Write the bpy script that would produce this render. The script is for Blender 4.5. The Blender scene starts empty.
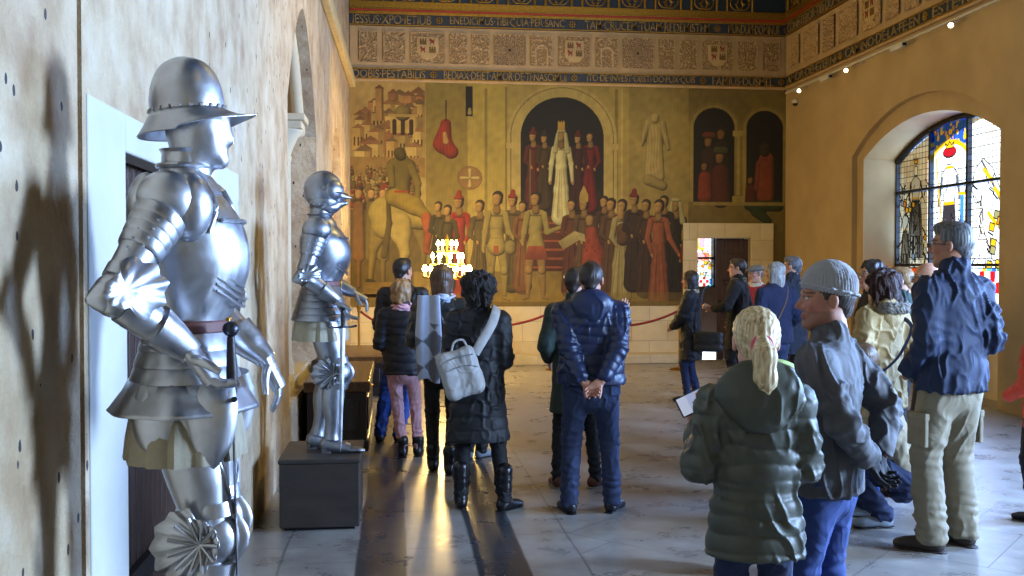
import bpy, bmesh, math, random
import numpy as np
from mathutils import Vector, Matrix
random.seed(7)
C = bpy.context.scene.collection
sc = bpy.context.scene

# ------------------------------------------------------------------ camera, sky, light, exposure
cam_d = bpy.data.cameras.new('camera'); cam = bpy.data.objects.new('camera', cam_d); C.objects.link(cam)
cam_d.sensor_width = 36; cam_d.lens = 35.16
cam.location = (0, 0, 1.62)
cam.rotation_euler = (math.radians(90-1.32), 0, math.radians(-6.67))
sc.camera = cam
sc.view_settings.view_transform = 'Standard'; sc.view_settings.look = 'None'
sc.view_settings.gamma = 1; sc.view_settings.use_curve_mapping = False
sc.view_settings.exposure = 0.0
sc.cycles.use_denoising = True
sc.cycles.max_bounces = 6; sc.cycles.transparent_max_bounces = 8
sc.cycles.caustics_reflective = False; sc.cycles.caustics_refractive = False
sc.cycles.sample_clamp_indirect = 4.0
w = bpy.data.worlds.new('sky'); sc.world = w; w.use_nodes = True
bg = w.node_tree.nodes['Background']; bg.inputs[0].default_value = (.80, .90, 1, 1); bg.inputs[1].default_value = 3.2

def light(name, kind, loc, energy, col, target=None, size=.1, sizey=None, spot=60, blend=.5):
    d = bpy.data.lights.new(name, kind); o = bpy.data.objects.new(name, d); C.objects.link(o)
    o.location = loc; d.energy = energy; d.color = col
    if kind == 'AREA':
        d.size = size
        if sizey: d.shape = 'RECTANGLE'; d.size_y = sizey
    else: d.shadow_soft_size = size
    if kind == 'SPOT': d.spot_size = math.radians(spot); d.spot_blend = blend
    if target:
        o.rotation_euler = (Vector(target)-Vector(loc)).to_track_quat('-Z', 'Y').to_euler()
    return o
DAY = (.42, .63, 1.0); DAY2 = (.25, .47, 1.0); WARM = (1.0, .73, .22); WARM2 = (1.0, .78, .34)
# daylight in the two windows of the right wall that lie nearer than the frame
light('daylight_near_window', 'AREA', (6.95, 2.55, 2.2), 1150, DAY, (0, 2.55, 2.0), 1.0, 1.5)
light('daylight_middle_window', 'AREA', (6.95, 5.6, 2.4), 1150, DAY2, (0, 5.6, .6), 1.7, 2.1)
light('daylight_far_window', 'AREA', (7.9, 12.0, 2.4), 340, DAY2, (0, 10.2, 0), 3.2, 2.4)
# wall rail spotlights, plus unseen warm spots added as fill for walls and floor
for i, (l, t, e, sp) in enumerate([
        ((6.35, 9.2, 4.5), (1.2, 16.5, 2.4), 215, 62), ((6.35, 14.9, 4.42), (1.0, 16.5, 2.6), 60, 70),
        ((6.35, 12.6, 4.42), (4.2, 16.5, 2.2), 60, 66),
        ((0.3, 9.0, 5.6), (2.4, 16.5, 3.2), 195, 66), ((0.9, 11.5, 5.6), (-.8, 14.2, 2.2), 460, 50),
        ((-.3, 9.0, 5.2), (6.64, 13.6, 3.0), 120, 80), ((-.3, 5.0, 5.2), (6.64, 11.0, 2.5), 25, 80),
        ((3.0, 6.5, 6.3), (-.9, 4.2, 2.2), 40, 90), ((3.0, 1.0, 6.3), (-.9, 1.2, 2.2), 30, 90),
        ((3.2, 11.5, 6.3), (3.0, 13.6, 0), 110, 90), ((3.4, 8.6, 5.6), (-.9, 9.2, 2.4), 520, 76)]):
    light('rail_and_fill_spot', 'SPOT', l, e, WARM, t, .06, spot=sp, blend=.8)
light('ambient_fill', 'AREA', (3, 10.5, 6.7), 55, WARM2, (3, 10.5, 0), 5, 9)  # broad warm fill added overhead, no visible lamp behind it

# ------------------------------------------------------------------ helpers: colours, materials
def lin(c):
    if isinstance(c, str): c = [int(c[i:i+2], 16) for i in (1, 3, 5)]
    c = np.asarray(c, float)/255.0
    return np.where(c <= .04045, c/12.92, ((c+.055)/1.055)**2.4)
def rgb(h):
    if isinstance(h, str): h = [int(h[i:i+2], 16) for i in (1, 3, 5)]
    return tuple(lin(h))+(1,)
class N:
    def __init__(s, m):
        s.m = m; m.use_nodes = True; s.t = m.node_tree; s.b = s.t.nodes['Principled BSDF']; s.out = s.t.nodes['Material Output']
    def n(s, typ, **k):
        o = s.t.nodes.new(typ)
        for a, v in k.items():
            if a.startswith('i_'):
                key = a[2:]; key = int(key) if key.isdigit() else key.replace('_', ' ')
                o.inputs[key].default_value = v
            else: setattr(o, a, v)
        return o
    def l(s, a, b, ia=0, ib=0):
        s.t.links.new(a.outputs[ia], b.inputs[ib])
    def coord(s, scale=(1, 1, 1), rot=(0, 0, 0), kind='Object'):
        tc = s.n('ShaderNodeTexCoord'); mp = s.n('ShaderNodeMapping'); s.l(tc, mp, kind, 0)
        mp.inputs['Scale'].default_value = scale; mp.inputs['Rotation'].default_value = rot
        return mp
    def noise(s, co, scale, detail=4, rough=.55):
        o = s.n('ShaderNodeTexNoise'); o.inputs['Scale'].default_value = scale; o.inputs['Detail'].default_value = detail
        o.inputs['Roughness'].default_value = rough; s.l(co, o); return o
    def ramp(s, src, stops, out=0):
        r = s.n('ShaderNodeValToRGB'); s.l(src, r, out, 0); e = r.color_ramp.elements
        while len(e) < len(stops): e.new(.5)
        for x, (p, c) in zip(e, stops): x.position = p; x.color = c if len(c) == 4 else tuple(c)+(1,)
        return r
    def mix(s, fac, a, b, mode='MIX'):
        o = s.n('ShaderNodeMix', data_type='RGBA', blend_type=mode)
        for v, i in ((fac, 0), (a, 6), (b, 7)):
            if isinstance(v, (int, float)): o.inputs[i].default_value = v
            elif isinstance(v, tuple): o.inputs[i].default_value = v
            else: s.t.links.new(v, o.inputs[i])
        return o.outputs[2]
    def bump(s, src, strength, dist, out=0, prev=None):
        o = s.n('ShaderNodeBump'); o.inputs['Strength'].default_value = strength; o.inputs['Distance'].default_value = dist
        s.t.links.new(src if not hasattr(src, 'outputs') else src.outputs[out], o.inputs['Height'])
        if prev: s.l(prev, o, 0, 'Normal')
        return o
_mats = {}
def mat(name, col='#808080', rough=.7, metal=0, var=.12, vs=8, bump=.3, bs=60, bd=.004, vcol=False, coat=0, emit=0, stretch=(1, 1, 1), spec=.5, sheen=0):
    key = (name,)
    if key in _mats: return _mats[key]
    m = bpy.data.materials.new(name); n = N(m); b = n.b
    co = n.coord(stretch); c = rgb(col)
    nz = n.noise(co, vs)
    if vcol:
        a = n.n('ShaderNodeVertexColor', layer_name='Col'); base = a.outputs[0]
    else:
        base = c
    r = n.ramp(nz, [(.3, (1-var,)*3), (.7, (1+var*.6,)*3)])
    n.t.links.new(n.mix(1.0, base, r.outputs[0], 'MULTIPLY'), b.inputs['Base Color'])
    b.inputs['Roughness'].default_value = rough; b.inputs['Metallic'].default_value = metal
    b.inputs['Specular IOR Level'].default_value = spec
    if coat: b.inputs['Coat Weight'].default_value = coat
    if sheen: b.inputs['Sheen Weight'].default_value = sheen
    if bump:
        n.l(n.bump(n.noise(co, bs), bump, bd), b, 0, 'Normal')
    if emit:
        b.inputs['Emission Color'].default_value = c; b.inputs['Emission Strength'].default_value = emit
    _mats[key] = m
    return m

# ------------------------------------------------------------------ helpers: objects
def mesh_obj(name, V, F, m=None, parent=None, smooth=True, col=None):
    me = bpy.data.meshes.new(name)
    V = np.asarray(V, dtype=np.float32).reshape(-1, 3)
    if isinstance(F, np.ndarray) and F.ndim == 2:
        nf, k = F.shape
        me.vertices.add(len(V)); me.vertices.foreach_set('co', V.ravel())
        me.loops.add(nf*k); me.loops.foreach_set('vertex_index', F.ravel().astype(np.int32))
        me.polygons.add(nf); me.polygons.foreach_set('loop_start', np.arange(0, nf*k, k, dtype=np.int32))
        me.update(calc_edges=True)
    else:
        me.from_pydata([tuple(map(float, v)) for v in V], [], F)
    if smooth: me.polygons.foreach_set('use_smooth', [True]*len(me.polygons))
    if col is not None:
        a = me.color_attributes.new('Col', 'FLOAT_COLOR', 'POINT')
        c4 = np.ones((len(V), 4), np.float32); c4[:, :3] = col; a.data.foreach_set('color', c4.ravel())
    o = bpy.data.objects.new(name, me); C.objects.link(o)
    if m: me.materials.append(m)
    if parent: o.parent = parent
    return o
def bobj(name, bm, m=None, parent=None, smooth=False, bevel=0, autosmooth=None):
    me = bpy.data.meshes.new(name)
    bmesh.ops.recalc_face_normals(bm, faces=bm.faces)
    bm.to_mesh(me); bm.free()
    if smooth: me.polygons.foreach_set('use_smooth', [True]*len(me.polygons))
    o = bpy.data.objects.new(name, me); C.objects.link(o)
    if m: me.materials.append(m)
    if parent: o.parent = parent
    if bevel:
        md = o.modifiers.new('bevel', 'BEVEL'); md.width = bevel; md.segments = 2; md.limit_method = 'ANGLE'
    return o
def thing(name, label, cat, loc=(0, 0, 0), rotz=0, group=None):
    o = bpy.data.objects.new(name, None); C.objects.link(o); o.empty_display_size = .1
    o.location = loc; o.rotation_euler = (0, 0, rotz); o['label'] = label; o['category'] = cat
    if group: o['group'] = group
    return o
def tag(o, label, cat, group=None, kind=None):
    o['label'] = label; o['category'] = cat
    if group: o['group'] = group
    if kind: o['kind'] = kind
    return o
def struct(o, label=None, cat=None):
    o['kind'] = 'structure'
    if label: o['label'] = label
    if cat: o['category'] = cat
    return o
def box(bm, lo, hi, M=None):
    x0, y0, z0 = lo; x1, y1, z1 = hi
    v = [bm.verts.new(Vector(p) if M is None else M @ Vector(p)) for p in
         [(x0, y0, z0), (x1, y0, z0), (x1, y1, z0), (x0, y1, z0), (x0, y0, z1), (x1, y0, z1), (x1, y1, z1), (x0, y1, z1)]]
    for f in ((0, 3, 2, 1), (4, 5, 6, 7), (0, 1, 5, 4), (1, 2, 6, 5), (2, 3, 7, 6), (3, 0, 4, 7)):
        bm.faces.new([v[i] for i in f])
def prism(bm, pts, fn0, fn1):
    a = [bm.verts.new(fn0(p)) for p in pts]; b = [bm.verts.new(fn1(p)) for p in pts]
    n = len(pts); bm.faces.new(a); bm.faces.new(b[::-1])
    for i in range(n): bm.faces.new([a[i], b[i], b[(i+1) % n], a[(i+1) % n]])
def catrom(P, n):
    P = np.asarray(P, float); out = []
    Q = np.vstack([2*P[0]-P[1], P, 2*P[-1]-P[-2]])
    for i in range(len(P)-1):
        p0, p1, p2, p3 = Q[i:i+4]
        for j in range(n):
            t = j/n
            out.append(.5*((2*p1)+(-p0+p2)*t+(2*p0-5*p1+4*p2-p3)*t*t+(-p0+3*p1-3*p2+p3)*t**3))
    out.append(P[-1]); return np.array(out)
class MB:
    """collects swept tubes, lathes and blobs into one mesh"""
    def __init__(s): s.V = []; s.F = []; s.n = 0
    def add(s, V, F):
        s.V.append(np.asarray(V, float).reshape(-1, 3)); s.F += [tuple(i+s.n for i in f) for f in F]; s.n += len(s.V[-1])
    def rings(s, R, cap0=True, cap1=True, closed=True):
        m = len(R[0]); V = np.vstack(R); F = []
        for i in range(len(R)-1):
            for j in range(m if closed else m-1):
                k = (j+1) % m
                F.append((i*m+j, i*m+k, (i+1)*m+k, (i+1)*m+j))
        if cap0: F.append(tuple(range(m-1, -1, -1)))
        if cap1: F.append(tuple((len(R)-1)*m+j for j in range(m)))
        s.add(V, F)
    def tube(s, pts, rad, seg=16, sub=4, up=(0, 0, 1), p=2.0, mod=None, caps=(True, True), arc=None):
        """pts (k,3); rad list of r or (ru, rv); up gives the v direction; mod(t, theta) scales"""
        k = len(pts); rr = np.array([(r, r) if not hasattr(r, '__len__') else r for r in rad], float)
        A = np.hstack([np.asarray(pts, float), rr]); A = catrom(A, sub) if sub > 1 else A
        P = A[:, :3]; T = np.gradient(P, axis=0); T /= np.linalg.norm(T, axis=1)[:, None]+1e-9
        R = []; L = len(P); up = np.asarray(up, float)
        a0, a1 = (0, 2*math.pi) if arc is None else arc
        th = np.linspace(a0, a1, seg, endpoint=arc is not None)
        for i in range(L):
            t = T[i]; v = up-t*(up@t)
            if np.linalg.norm(v) < 1e-3: v = np.array([1., 0, 0])-t*t[0]
            v /= np.linalg.norm(v); u = np.cross(v, t)
            c, q = np.cos(th), np.sin(th)
            cu = np.sign(c)*np.abs(c)**(2/p); cv = np.sign(q)*np.abs(q)**(2/p)
            sca = np.ones(seg) if mod is None else np.array([mod(i/(L-1), x) for x in th])
            R.append(P[i]+np.outer(cu*sca*A[i, 3], u)+np.outer(cv*sca*A[i, 4], v))
        s.rings(R, caps[0] and arc is None, caps[1] and arc is None, arc is None)
    def lathe(s, prof, seg=32, c=(0, 0, 0), M=None, sx=1, sy=1, caps=(True, True), mod=None):
        th = np.linspace(0, 2*math.pi, seg, endpoint=False); R = []
        for i, (r, z) in enumerate(prof):
            q = np.ones(seg) if mod is None else mod(th, i/(len(prof)-1))
            V = np.stack([np.cos(th)*r*sx*q, np.sin(th)*r*sy*q, np.full(seg, z)], 1)
            if M is not None: V = np.array([tuple(M @ Vector(v)) for v in V])
            R.append(V+np.asarray(c, float))
        s.rings(R, *caps)
    def ball(s, c, r, seg=10, M=None):
        r = (r, r, r) if not hasattr(r, '__len__') else r
        k = max(4, seg//2+1); R = []
        for i in range(k+1):
            a = -math.pi/2+math.pi*i/k; a = max(-1.5, min(1.5, a))
            th = np.linspace(0, 2*math.pi, seg, endpoint=False)
            V = np.stack([np.cos(th)*math.cos(a)*r[0], np.sin(th)*math.cos(a)*r[1], np.full(seg, math.sin(a)*r[2])], 1)
            if M is not None: V = V @ np.array(M)[:3, :3].T
            R.append(V+np.asarray(c, float))
        s.rings(R)
    def box(s, lo, hi, M=None):
        x0, y0, z0 = lo; x1, y1, z1 = hi
        V = [(x0, y0, z0), (x1, y0, z0), (x1, y1, z0), (x0, y1, z0), (x0, y0, z1), (x1, y0, z1), (x1, y1, z1), (x0, y1, z1)]
        if M is not None: V = [tuple(M @ Vector(v)) for v in V]
        s.add(V, [(0, 3, 2, 1), (4, 5, 6, 7), (0, 1, 5, 4), (1, 2, 6, 5), (2, 3, 7, 6), (3, 0, 4, 7)])
    def build(s, name, m, parent=None, smooth=True, thick=0, bevel=0):
        o = mesh_obj(name, np.vstack(s.V), s.F, m, parent, smooth)
        bm = bmesh.new(); bm.from_mesh(o.data); bmesh.ops.recalc_face_normals(bm, faces=bm.faces)
        for e in bm.edges:
            if len(e.link_faces) == 2 and e.calc_face_angle(0) > math.radians(42): e.smooth = False
        bm.to_mesh(o.data); bm.free()
        if thick:
            md = o.modifiers.new('thick', 'SOLIDIFY'); md.thickness = thick; md.offset = 0
        if bevel:
            md = o.modifiers.new('bevel', 'BEVEL'); md.width = bevel; md.segments = 2; md.limit_method = 'ANGLE'
        return o
def boolean_cut(o, cutters):
    for c in cutters:
        md = o.modifiers.new('cut', 'BOOLEAN'); md.operation = 'DIFFERENCE'; md.object = c; md.solver = 'EXACT'
    dg = bpy.context.evaluated_depsgraph_get()
    me = bpy.data.meshes.new_from_object(o.evaluated_get(dg)); o.modifiers.clear(); o.data = me
    for c in cutters: bpy.data.objects.remove(c)

# ------------------------------------------------------------------ helpers: implicit surfaces
_rs = np.random.RandomState(3)
_SD = _rs.normal(size=(6, 3)); _SD /= np.linalg.norm(_SD, axis=1)[:, None]; _SP = _rs.uniform(0, 6.28, 6)
def wav(P, f, seed=0):
    """smooth pseudo-noise, about -1..1"""
    r = np.random.RandomState(seed+11); D = r.normal(size=(5, 3)); D /= np.linalg.norm(D, axis=1)[:, None]; ph = r.uniform(0, 6.28, 5)
    o = 0
    for i in range(5): o = o+np.sin(P @ D[i]*f*(1+.35*i)+ph[i]+1.2*np.sin(P @ D[(i+2) % 5]*f*.6+ph[i]*2))
    return o/3.2
def folds(P, f=26, amp=.004, seed=0):
    q = wav(P*np.array([1, 1, .55]), f, seed)
    r = np.clip(1-1.9*np.abs(q), 0, 1)**1.5
    return amp*(1.9*r-.5)*np.clip(.6+wav(P, f*.3, seed+5), 0, 1.2)
class SDF:
    def __init__(s, k=.02): s.ops = []; s.k = k
    def cap(s, a, b, ra, rb=None, flat=None, k=None, q=None, tagc=None):
        s.ops.append(('cap', np.array(a, float), np.array(b, float), ra, rb if rb is not None else ra, flat, s.k if k is None else k, q, tagc)); return s
    def ell(s, c, r, k=None, R=None, sub=False, tagc=None, q=None):
        r = (r, r, r) if not hasattr(r, '__len__') else r
        s.ops.append(('sub' if sub else 'ell', np.array(c, float), np.array(r, float), R, None, None, s.k if k is None else k, q, tagc)); return s
    def cut(s, n, p): s.ops.append(('cut', np.array(n, float), np.array(p, float), None, None, None, 0, None, None)); return s
    def _d(s, o, P):
        if o[0] == 'cap':
            a, b, ra, rb, fl = o[1:6]; pa = P-a; ba = b-a; sc_ = 1.0
            if fl is not None:
                n = np.array(fl[0], float); ra_ = fl[1]
                pa = pa+np.outer(pa @ n, n)*(1/ra_-1); ba = ba+n*(ba @ n)*(1/ra_-1); sc_ = min(1, ra_)
            h = np.clip(pa @ ba/max(ba @ ba, 1e-9), 0, 1)
            d = np.linalg.norm(pa-h[:, None]*ba, axis=1)-(ra+(rb-ra)*h)
            return d*(sc_**.5), h
        c, r, R = o[1:4]; q = P-c
        if R is not None: q = q @ np.array(R)
        k0 = np.linalg.norm(q/r, axis=1); k1 = np.linalg.norm(q/(r*r), axis=1)
        return np.where(k1 > 1e-9, k0*(k0-1)/np.maximum(k1, 1e-9), -min(r)), None
    def bb(s, o):
        if o[0] == 'cap':
            a, b = o[1], o[2]; r = max(o[3], o[4]); return np.minimum(a, b)-r, np.maximum(a, b)+r
        r = o[2] if o[3] is None else np.full(3, max(o[2])); return o[1]-r, o[1]+r
    def mesh(s, h, disp=None, colf=None):
        B = [s.bb(o) for o in s.ops if o[0] in ('cap', 'ell')]
        lo = np.min([b[0] for b in B], 0)-3*h; hi = np.max([b[1] for b in B], 0)+3*h
        n = np.ceil((hi-lo)/h).astype(int)+1
        ax = [lo[i]+h*np.arange(n[i]) for i in range(3)]
        G = np.full(n, .5, np.float32)
        for o in s.ops:
            if o[0] == 'cut':
                g = np.meshgrid(*ax, indexing='ij'); d = sum((g[i]-o[2][i])*o[1][i] for i in range(3))
                G = np.maximum(G, d.astype(np.float32)); continue
            b0, b1 = s.bb(o); m = o[6]+3*h
            i0 = np.maximum(0, np.floor((b0-m-lo)/h).astype(int)); i1 = np.minimum(n, np.ceil((b1+m-lo)/h).astype(int)+1)
            if (i1 <= i0).any(): continue
            sl = tuple(slice(i0[i], i1[i]) for i in range(3))
            g = np.stack(np.meshgrid(*[ax[i][sl[i]] for i in range(3)], indexing='ij'), -1).reshape(-1, 3)
            d = s._d(o, g)[0].reshape(i1-i0); A = G[sl]; k = max(o[6], 1e-6)
            if o[0] == 'sub':
                d = -d; hh = np.maximum(k-np.abs(A-d), 0)/k; G[sl] = np.maximum(A, d)+hh*hh*k*.25
            else:
                hh = np.maximum(k-np.abs(A-d), 0)/k; G[sl] = np.minimum(A, d)-hh*hh*k*.25
        # surface nets
        I = G < 0; nx, ny, nz = n
        cs = np.zeros((nx-1, ny-1, nz-1, 3)); cn = np.zeros((nx-1, ny-1, nz-1))
        for axis in range(3):
            sa = [slice(None)]*3; sb = [slice(None)]*3; sa[axis] = slice(0, -1); sb[axis] = slice(1, None)
            ga, gb = G[tuple(sa)], G[tuple(sb)]; cr = (ga < 0) != (gb < 0)
            t = np.where(cr, ga/np.where(cr, ga-gb, 1), 0)
            o1, o2 = [i for i in range(3) if i != axis]
            for d1 in (0, 1):
                for d2 in (0, 1):
                    ss = [slice(None)]*3
                    ss[o1] = slice(d1, cr.shape[o1]-1+d1); ss[o2] = slice(d2, cr.shape[o2]-1+d2)
                    c_ = cr[tuple(ss)]; t_ = t[tuple(ss)]
                    cs[..., axis] += np.where(c_, t_, 0); cs[..., o1] += np.where(c_, d1, 0); cs[..., o2] += np.where(c_, d2, 0); cn += c_
        act = cn > 0; idx = -np.ones(act.shape, int); idx[act] = np.arange(act.sum())
        ii = np.argwhere(act); V = lo+h*(ii+cs[act]/cn[act][:, None])
        F = []
        for axis in range(3):
            sa = [slice(None)]*3; sb = [slice(None)]*3; sa[axis] = slice(0, -1); sb[axis] = slice(1, None)
            a_, b_ = I[tuple(sa)], I[tuple(sb)]; cr = a_ != b_
            o1, o2 = (axis+1) % 3, (axis+2) % 3
            w_ = np.argwhere(cr); w_ = w_[(w_[:, o1] > 0) & (w_[:, o2] > 0) & (w_[:, o1] < n[o1]-1) & (w_[:, o2] < n[o2]-1)]
            if not len(w_): continue
            e1 = np.zeros(3, int); e1[o1] = 1; e2 = np.zeros(3, int); e2[o2] = 1
            q = np.stack([idx[tuple((w_-e1-e2).T)], idx[tuple((w_-e2).T)], idx[tuple(w_.T)], idx[tuple((w_-e1).T)]], 1)
            fl = ~a_[tuple(w_.T)]; q[fl] = q[fl][:, ::-1]; F.append(q)
        F = np.vstack(F)
        # one light smoothing pass + normals
        for it in range(2):
            acc = np.zeros_like(V); ct = np.zeros(len(V))
            for j in range(4):
                np.add.at(acc, F[:, j], V[F[:, (j+1) % 4]]); np.add.at(ct, F[:, j], 1)
            V = .5*V+.5*acc/np.maximum(ct, 1)[:, None]
        if disp is not None or any(o[7] for o in s.ops):
            d1 = V[F[:, 2]]-V[F[:, 0]]; d2 = V[F[:, 3]]-V[F[:, 1]]; fn = np.cross(d1, d2); Nn = np.zeros_like(V)
            for j in range(4): np.add.at(Nn, F[:, j], fn)
            Nn /= np.linalg.norm(Nn, axis=1)[:, None]+1e-12
            off = np.zeros(len(V))
            if any(o[7] for o in s.ops):
                best = np.full(len(V), 9.); q = np.zeros(len(V))
                for o in s.ops:
                    if o[0] not in ('cap', 'ell'): continue
                    d, hh = s._d(o, V); w_ = np.abs(d) < best
                    if o[7] and hh is not None:
                        sp, am = o[7]; L = np.linalg.norm(o[2]-o[1])
                        if abs((o[2]-o[1])[2]) > .8*L: x = V[:, 2]
                        else: x = hh*L
                        x = x+.012*wav(V, 14, 2)
                        v = am*(np.abs(np.sin(math.pi*x/sp))**.55-.75)
                    else: v = np.zeros(len(V))
                    q = np.where(w_, v, q); best = np.where(w_, np.abs(d), best)
                off += q
            if disp is not None: off += disp(V)
            V = V+Nn*off[:, None]
        return V, F, (colf(V) if colf else None)
    def build(s, name, m, parent=None, h=.01, disp=None, colf=None, M=None):
        V, F, c = s.mesh(h, disp, colf)
        if M is not None: V = V @ np.array(M)[:3, :3].T+np.array(M)[:3, 3]
        return mesh_obj(name, V, F, m, parent, True, c)

# ------------------------------------------------------------------ materials of the room
def m_left_wall():
    m = bpy.data.materials.new('old_plaster'); n = N(m); b = n.b
    co = n.coord(); n1 = n.noise(co, 1.3, 6, .6); n2 = n.noise(co, 4.5, 5, .6)
    c1 = n.ramp(n1, [(.30, rgb('#a8886a')), (.45, rgb('#bba27e')), (.58, rgb('#c9b594')), (.72, rgb('#dacdb6'))])
    c2 = n.ramp(n2, [(.36, rgb('#97795c')), (.52, rgb('#bda88a')), (.7, rgb('#d3c5ae'))])
    c = n.mix(.5, c1.outputs[0], c2.outputs[0])
    # dark slag chips set in the mortar
    cs = n.coord((1, 1.0, .62)); v = n.n('ShaderNodeTexVoronoi', feature='F1'); v.inputs['Scale'].default_value = 11; v.inputs['Randomness'].default_value = 1
    n.l(cs, v); vr = n.n('ShaderNodeTexVoronoi'); vr.inputs['Scale'].default_value = 11; n.l(cs, vr)
    sp = n.n('ShaderNodeSeparateColor'); n.t.links.new(vr.outputs['Color'], sp.inputs[0])
    g_ = n.n('ShaderNodeMath', operation='GREATER_THAN'); g_.inputs[1].default_value = .25; n.t.links.new(sp.outputs[0], g_.inputs[0]); thr = n.n('ShaderNodeMath', operation='MULTIPLY'); thr.inputs[1].default_value = .155; n.t.links.new(g_.outputs[0], thr.inputs[0])
    nn = n.noise(co, 40, 3); ad = n.n('ShaderNodeMath', operation='MULTIPLY_ADD'); ad.inputs[1].default_value = .09; n.l(nn, ad); n.t.links.new(v.outputs['Distance'], ad.inputs[2])
    lt = n.n('ShaderNodeMath', operation='LESS_THAN'); n.l(ad, lt); n.t.links.new(thr.outputs[0], lt.inputs[1])
    c = n.mix(lt.outputs[0], c, rgb('#3c3a3c'))
    n.t.links.new(c, b.inputs['Base Color']); b.inputs['Roughness'].default_value = .85
    b1 = n.bump(n2, .8, .05); b2 = n.bump(n.noise(co, 20, 5, .7), .8, .02, prev=b1); n.l(b2, b, 0, 'Normal')
    return m
def m_ashlar(name, a, c, rowh=.33, bw=.7, mortar=.006, bumpd=.006, axis='xz', var=.1):
    m = bpy.data.materials.new(name); n = N(m); b = n.b
    tc = n.n('ShaderNodeTexCoord'); s = n.n('ShaderNodeSeparateXYZ'); n.l(tc, s, 'Object', 0)
    cb = n.n('ShaderNodeCombineXYZ'); ad = n.n('ShaderNodeMath', operation='ADD'); n.l(s, ad, 0, 0); n.l(s, ad, 1, 1)
    n.l(ad, cb, 0, 0); n.l(s, cb, 2, 1)
    br = n.n('ShaderNodeTexBrick'); n.l(cb, br); br.inputs['Color1'].default_value = rgb(a); br.inputs['Color2'].default_value = rgb(c)
    mo = [x*.62 for x in rgb(a)[:3]]+[1]; br.inputs['Mortar'].default_value = mo
    br.inputs['Scale'].default_value = 1; br.inputs['Brick Width'].default_value = bw; br.inputs['Row Height'].default_value = rowh
    br.inputs['Mortar Size'].default_value = mortar; br.inputs['Mortar Smooth'].default_value = .3
    co = n.coord(); nz = n.noise(co, 5, 5); r = n.ramp(nz, [(.3, (1-var,)*3), (.7, (1+var*.5,)*3)])
    n.t.links.new(n.mix(1.0, br.outputs['Color'], r.outputs[0], 'MULTIPLY'), b.inputs['Base Color']); b.inputs['Roughness'].default_value = .8
    inv = n.n('ShaderNodeMath', operation='SUBTRACT'); inv.inputs[0].default_value = 1; n.l(br, inv, 'Fac', 1)
    b1 = n.bump(inv, .6, bumpd); b2 = n.bump(n.noise(co, 30, 5), .3, .006, prev=b1); n.l(b2, b, 0, 'Normal')
    return m
def m_floor():
    m = bpy.data.materials.new('stone_floor'); n = N(m); b = n.b; T = n.t.links
    def M(op, a, c=None, d=None):
        o = n.n('ShaderNodeMath', operation=op)
        for i, v in enumerate((a, c, d)):
            if v is None: continue
            if isinstance(v, (int, float)): o.inputs[i].default_value = v
            else: T.new(v, o.inputs[i])
        return o.outputs[0]
    tc = n.n('ShaderNodeTexCoord'); s = n.n('ShaderNodeSeparateXYZ'); n.l(tc, s, 'Object', 0)
    wob = n.noise(n.coord(), 1.2, 2); wv = M('MULTIPLY_ADD', wob.outputs[0], .03, -.015)
    X = M('ADD', s.outputs[0], wv); Y = M('ADD', s.outputs[1], wv)
    def band(lo, hi): return M('MULTIPLY', M('GREATER_THAN', X, lo), M('LESS_THAN', X, hi))
    dark = M('ADD', band(-.21, .056), band(.434, .71))
    edges = None
    for x in (-.21, .056, .434, .71, 1.02, -.62):
        e = M('LESS_THAN', M('ABSOLUTE', M('SUBTRACT', X, x)), .007); edges = e if edges is None else M('MAXIMUM', edges, e)
    # cross joints of the strips
    st = M('FLOOR', M('MULTIPLY', M('ADD', X, .21), 3.6)); fy = M('FRACT', M('ADD', M('DIVIDE', Y, .86), M('MULTIPLY', st, .37)))
    cj = M('LESS_THAN', fy, .013); stripes = M('LESS_THAN', X, 1.02)
    # diamond-laid slabs
    U = M('DIVIDE', M('ADD', X, Y), 1.16); Vv = M('DIVIDE', M('SUBTRACT', X, Y), 1.16)
    dj = M('MAXIMUM', M('LESS_THAN', M('FRACT', U), .011), M('LESS_THAN', M('FRACT', M('ADD', Vv, M('MULTIPLY', M('FLOOR', U), .37))), .011))
    joint = M('MAXIMUM', edges, M('ADD', M('MULTIPLY', cj, stripes), M('MULTIPLY', dj, M('SUBTRACT', 1, stripes))))
    cell = n.n('ShaderNodeCombineXYZ'); T.new(M('FLOOR', U), cell.inputs[0]); T.new(M('FLOOR', M('ADD', Vv, M('MULTIPLY', M('FLOOR', U), .37))), cell.inputs[1])
    wn = n.n('ShaderNodeTexWhiteNoise'); n.l(cell, wn)
    n1 = n.noise(n.coord(), 3.0, 6, .65); n2 = n.noise(n.coord(), 14, 5, .7)
    base = n.ramp(n1, [(.3, rgb('#726c66')), (.5, rgb('#928b83')), (.7, rgb('#aaa49a'))]).outputs[0]
    darkc = n.ramp(n2, [(.3, rgb('#292b2f')), (.7, rgb('#3c3e42'))]).outputs[0]
    tint = n.mix(M('MULTIPLY', wn.outputs[0], .22), base, rgb('#6f6860'))
    c = n.mix(dark, tint, darkc); c = n.mix(M('MULTIPLY', joint, .6), c, rgb('#4e4a46'))
    T.new(c, b.inputs['Base Color'])
    rr = n.ramp(n1, [(.3, (.24,)*3), (.7, (.36,)*3)]); T.new(rr.outputs[0], b.inputs['Roughness'])
    b.inputs['Specular IOR Level'].default_value = .6
    hh = M('SUBTRACT', M('MULTIPLY', n1.outputs[0], .5), joint)
    bb = n.n('ShaderNodeBump'); bb.inputs['Strength'].default_value = .35; bb.inputs['Distance'].default_value = .004; T.new(hh, bb.inputs['Height'])
    b2 = n.bump(n2, .03, .002, prev=bb); n.l(b2, b, 0, 'Normal')
    return m
M_left = m_left_wall()
M_stone = m_ashlar('pale_ashlar', '#cdbf9f', '#bfae8c', .34, .62)
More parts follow.
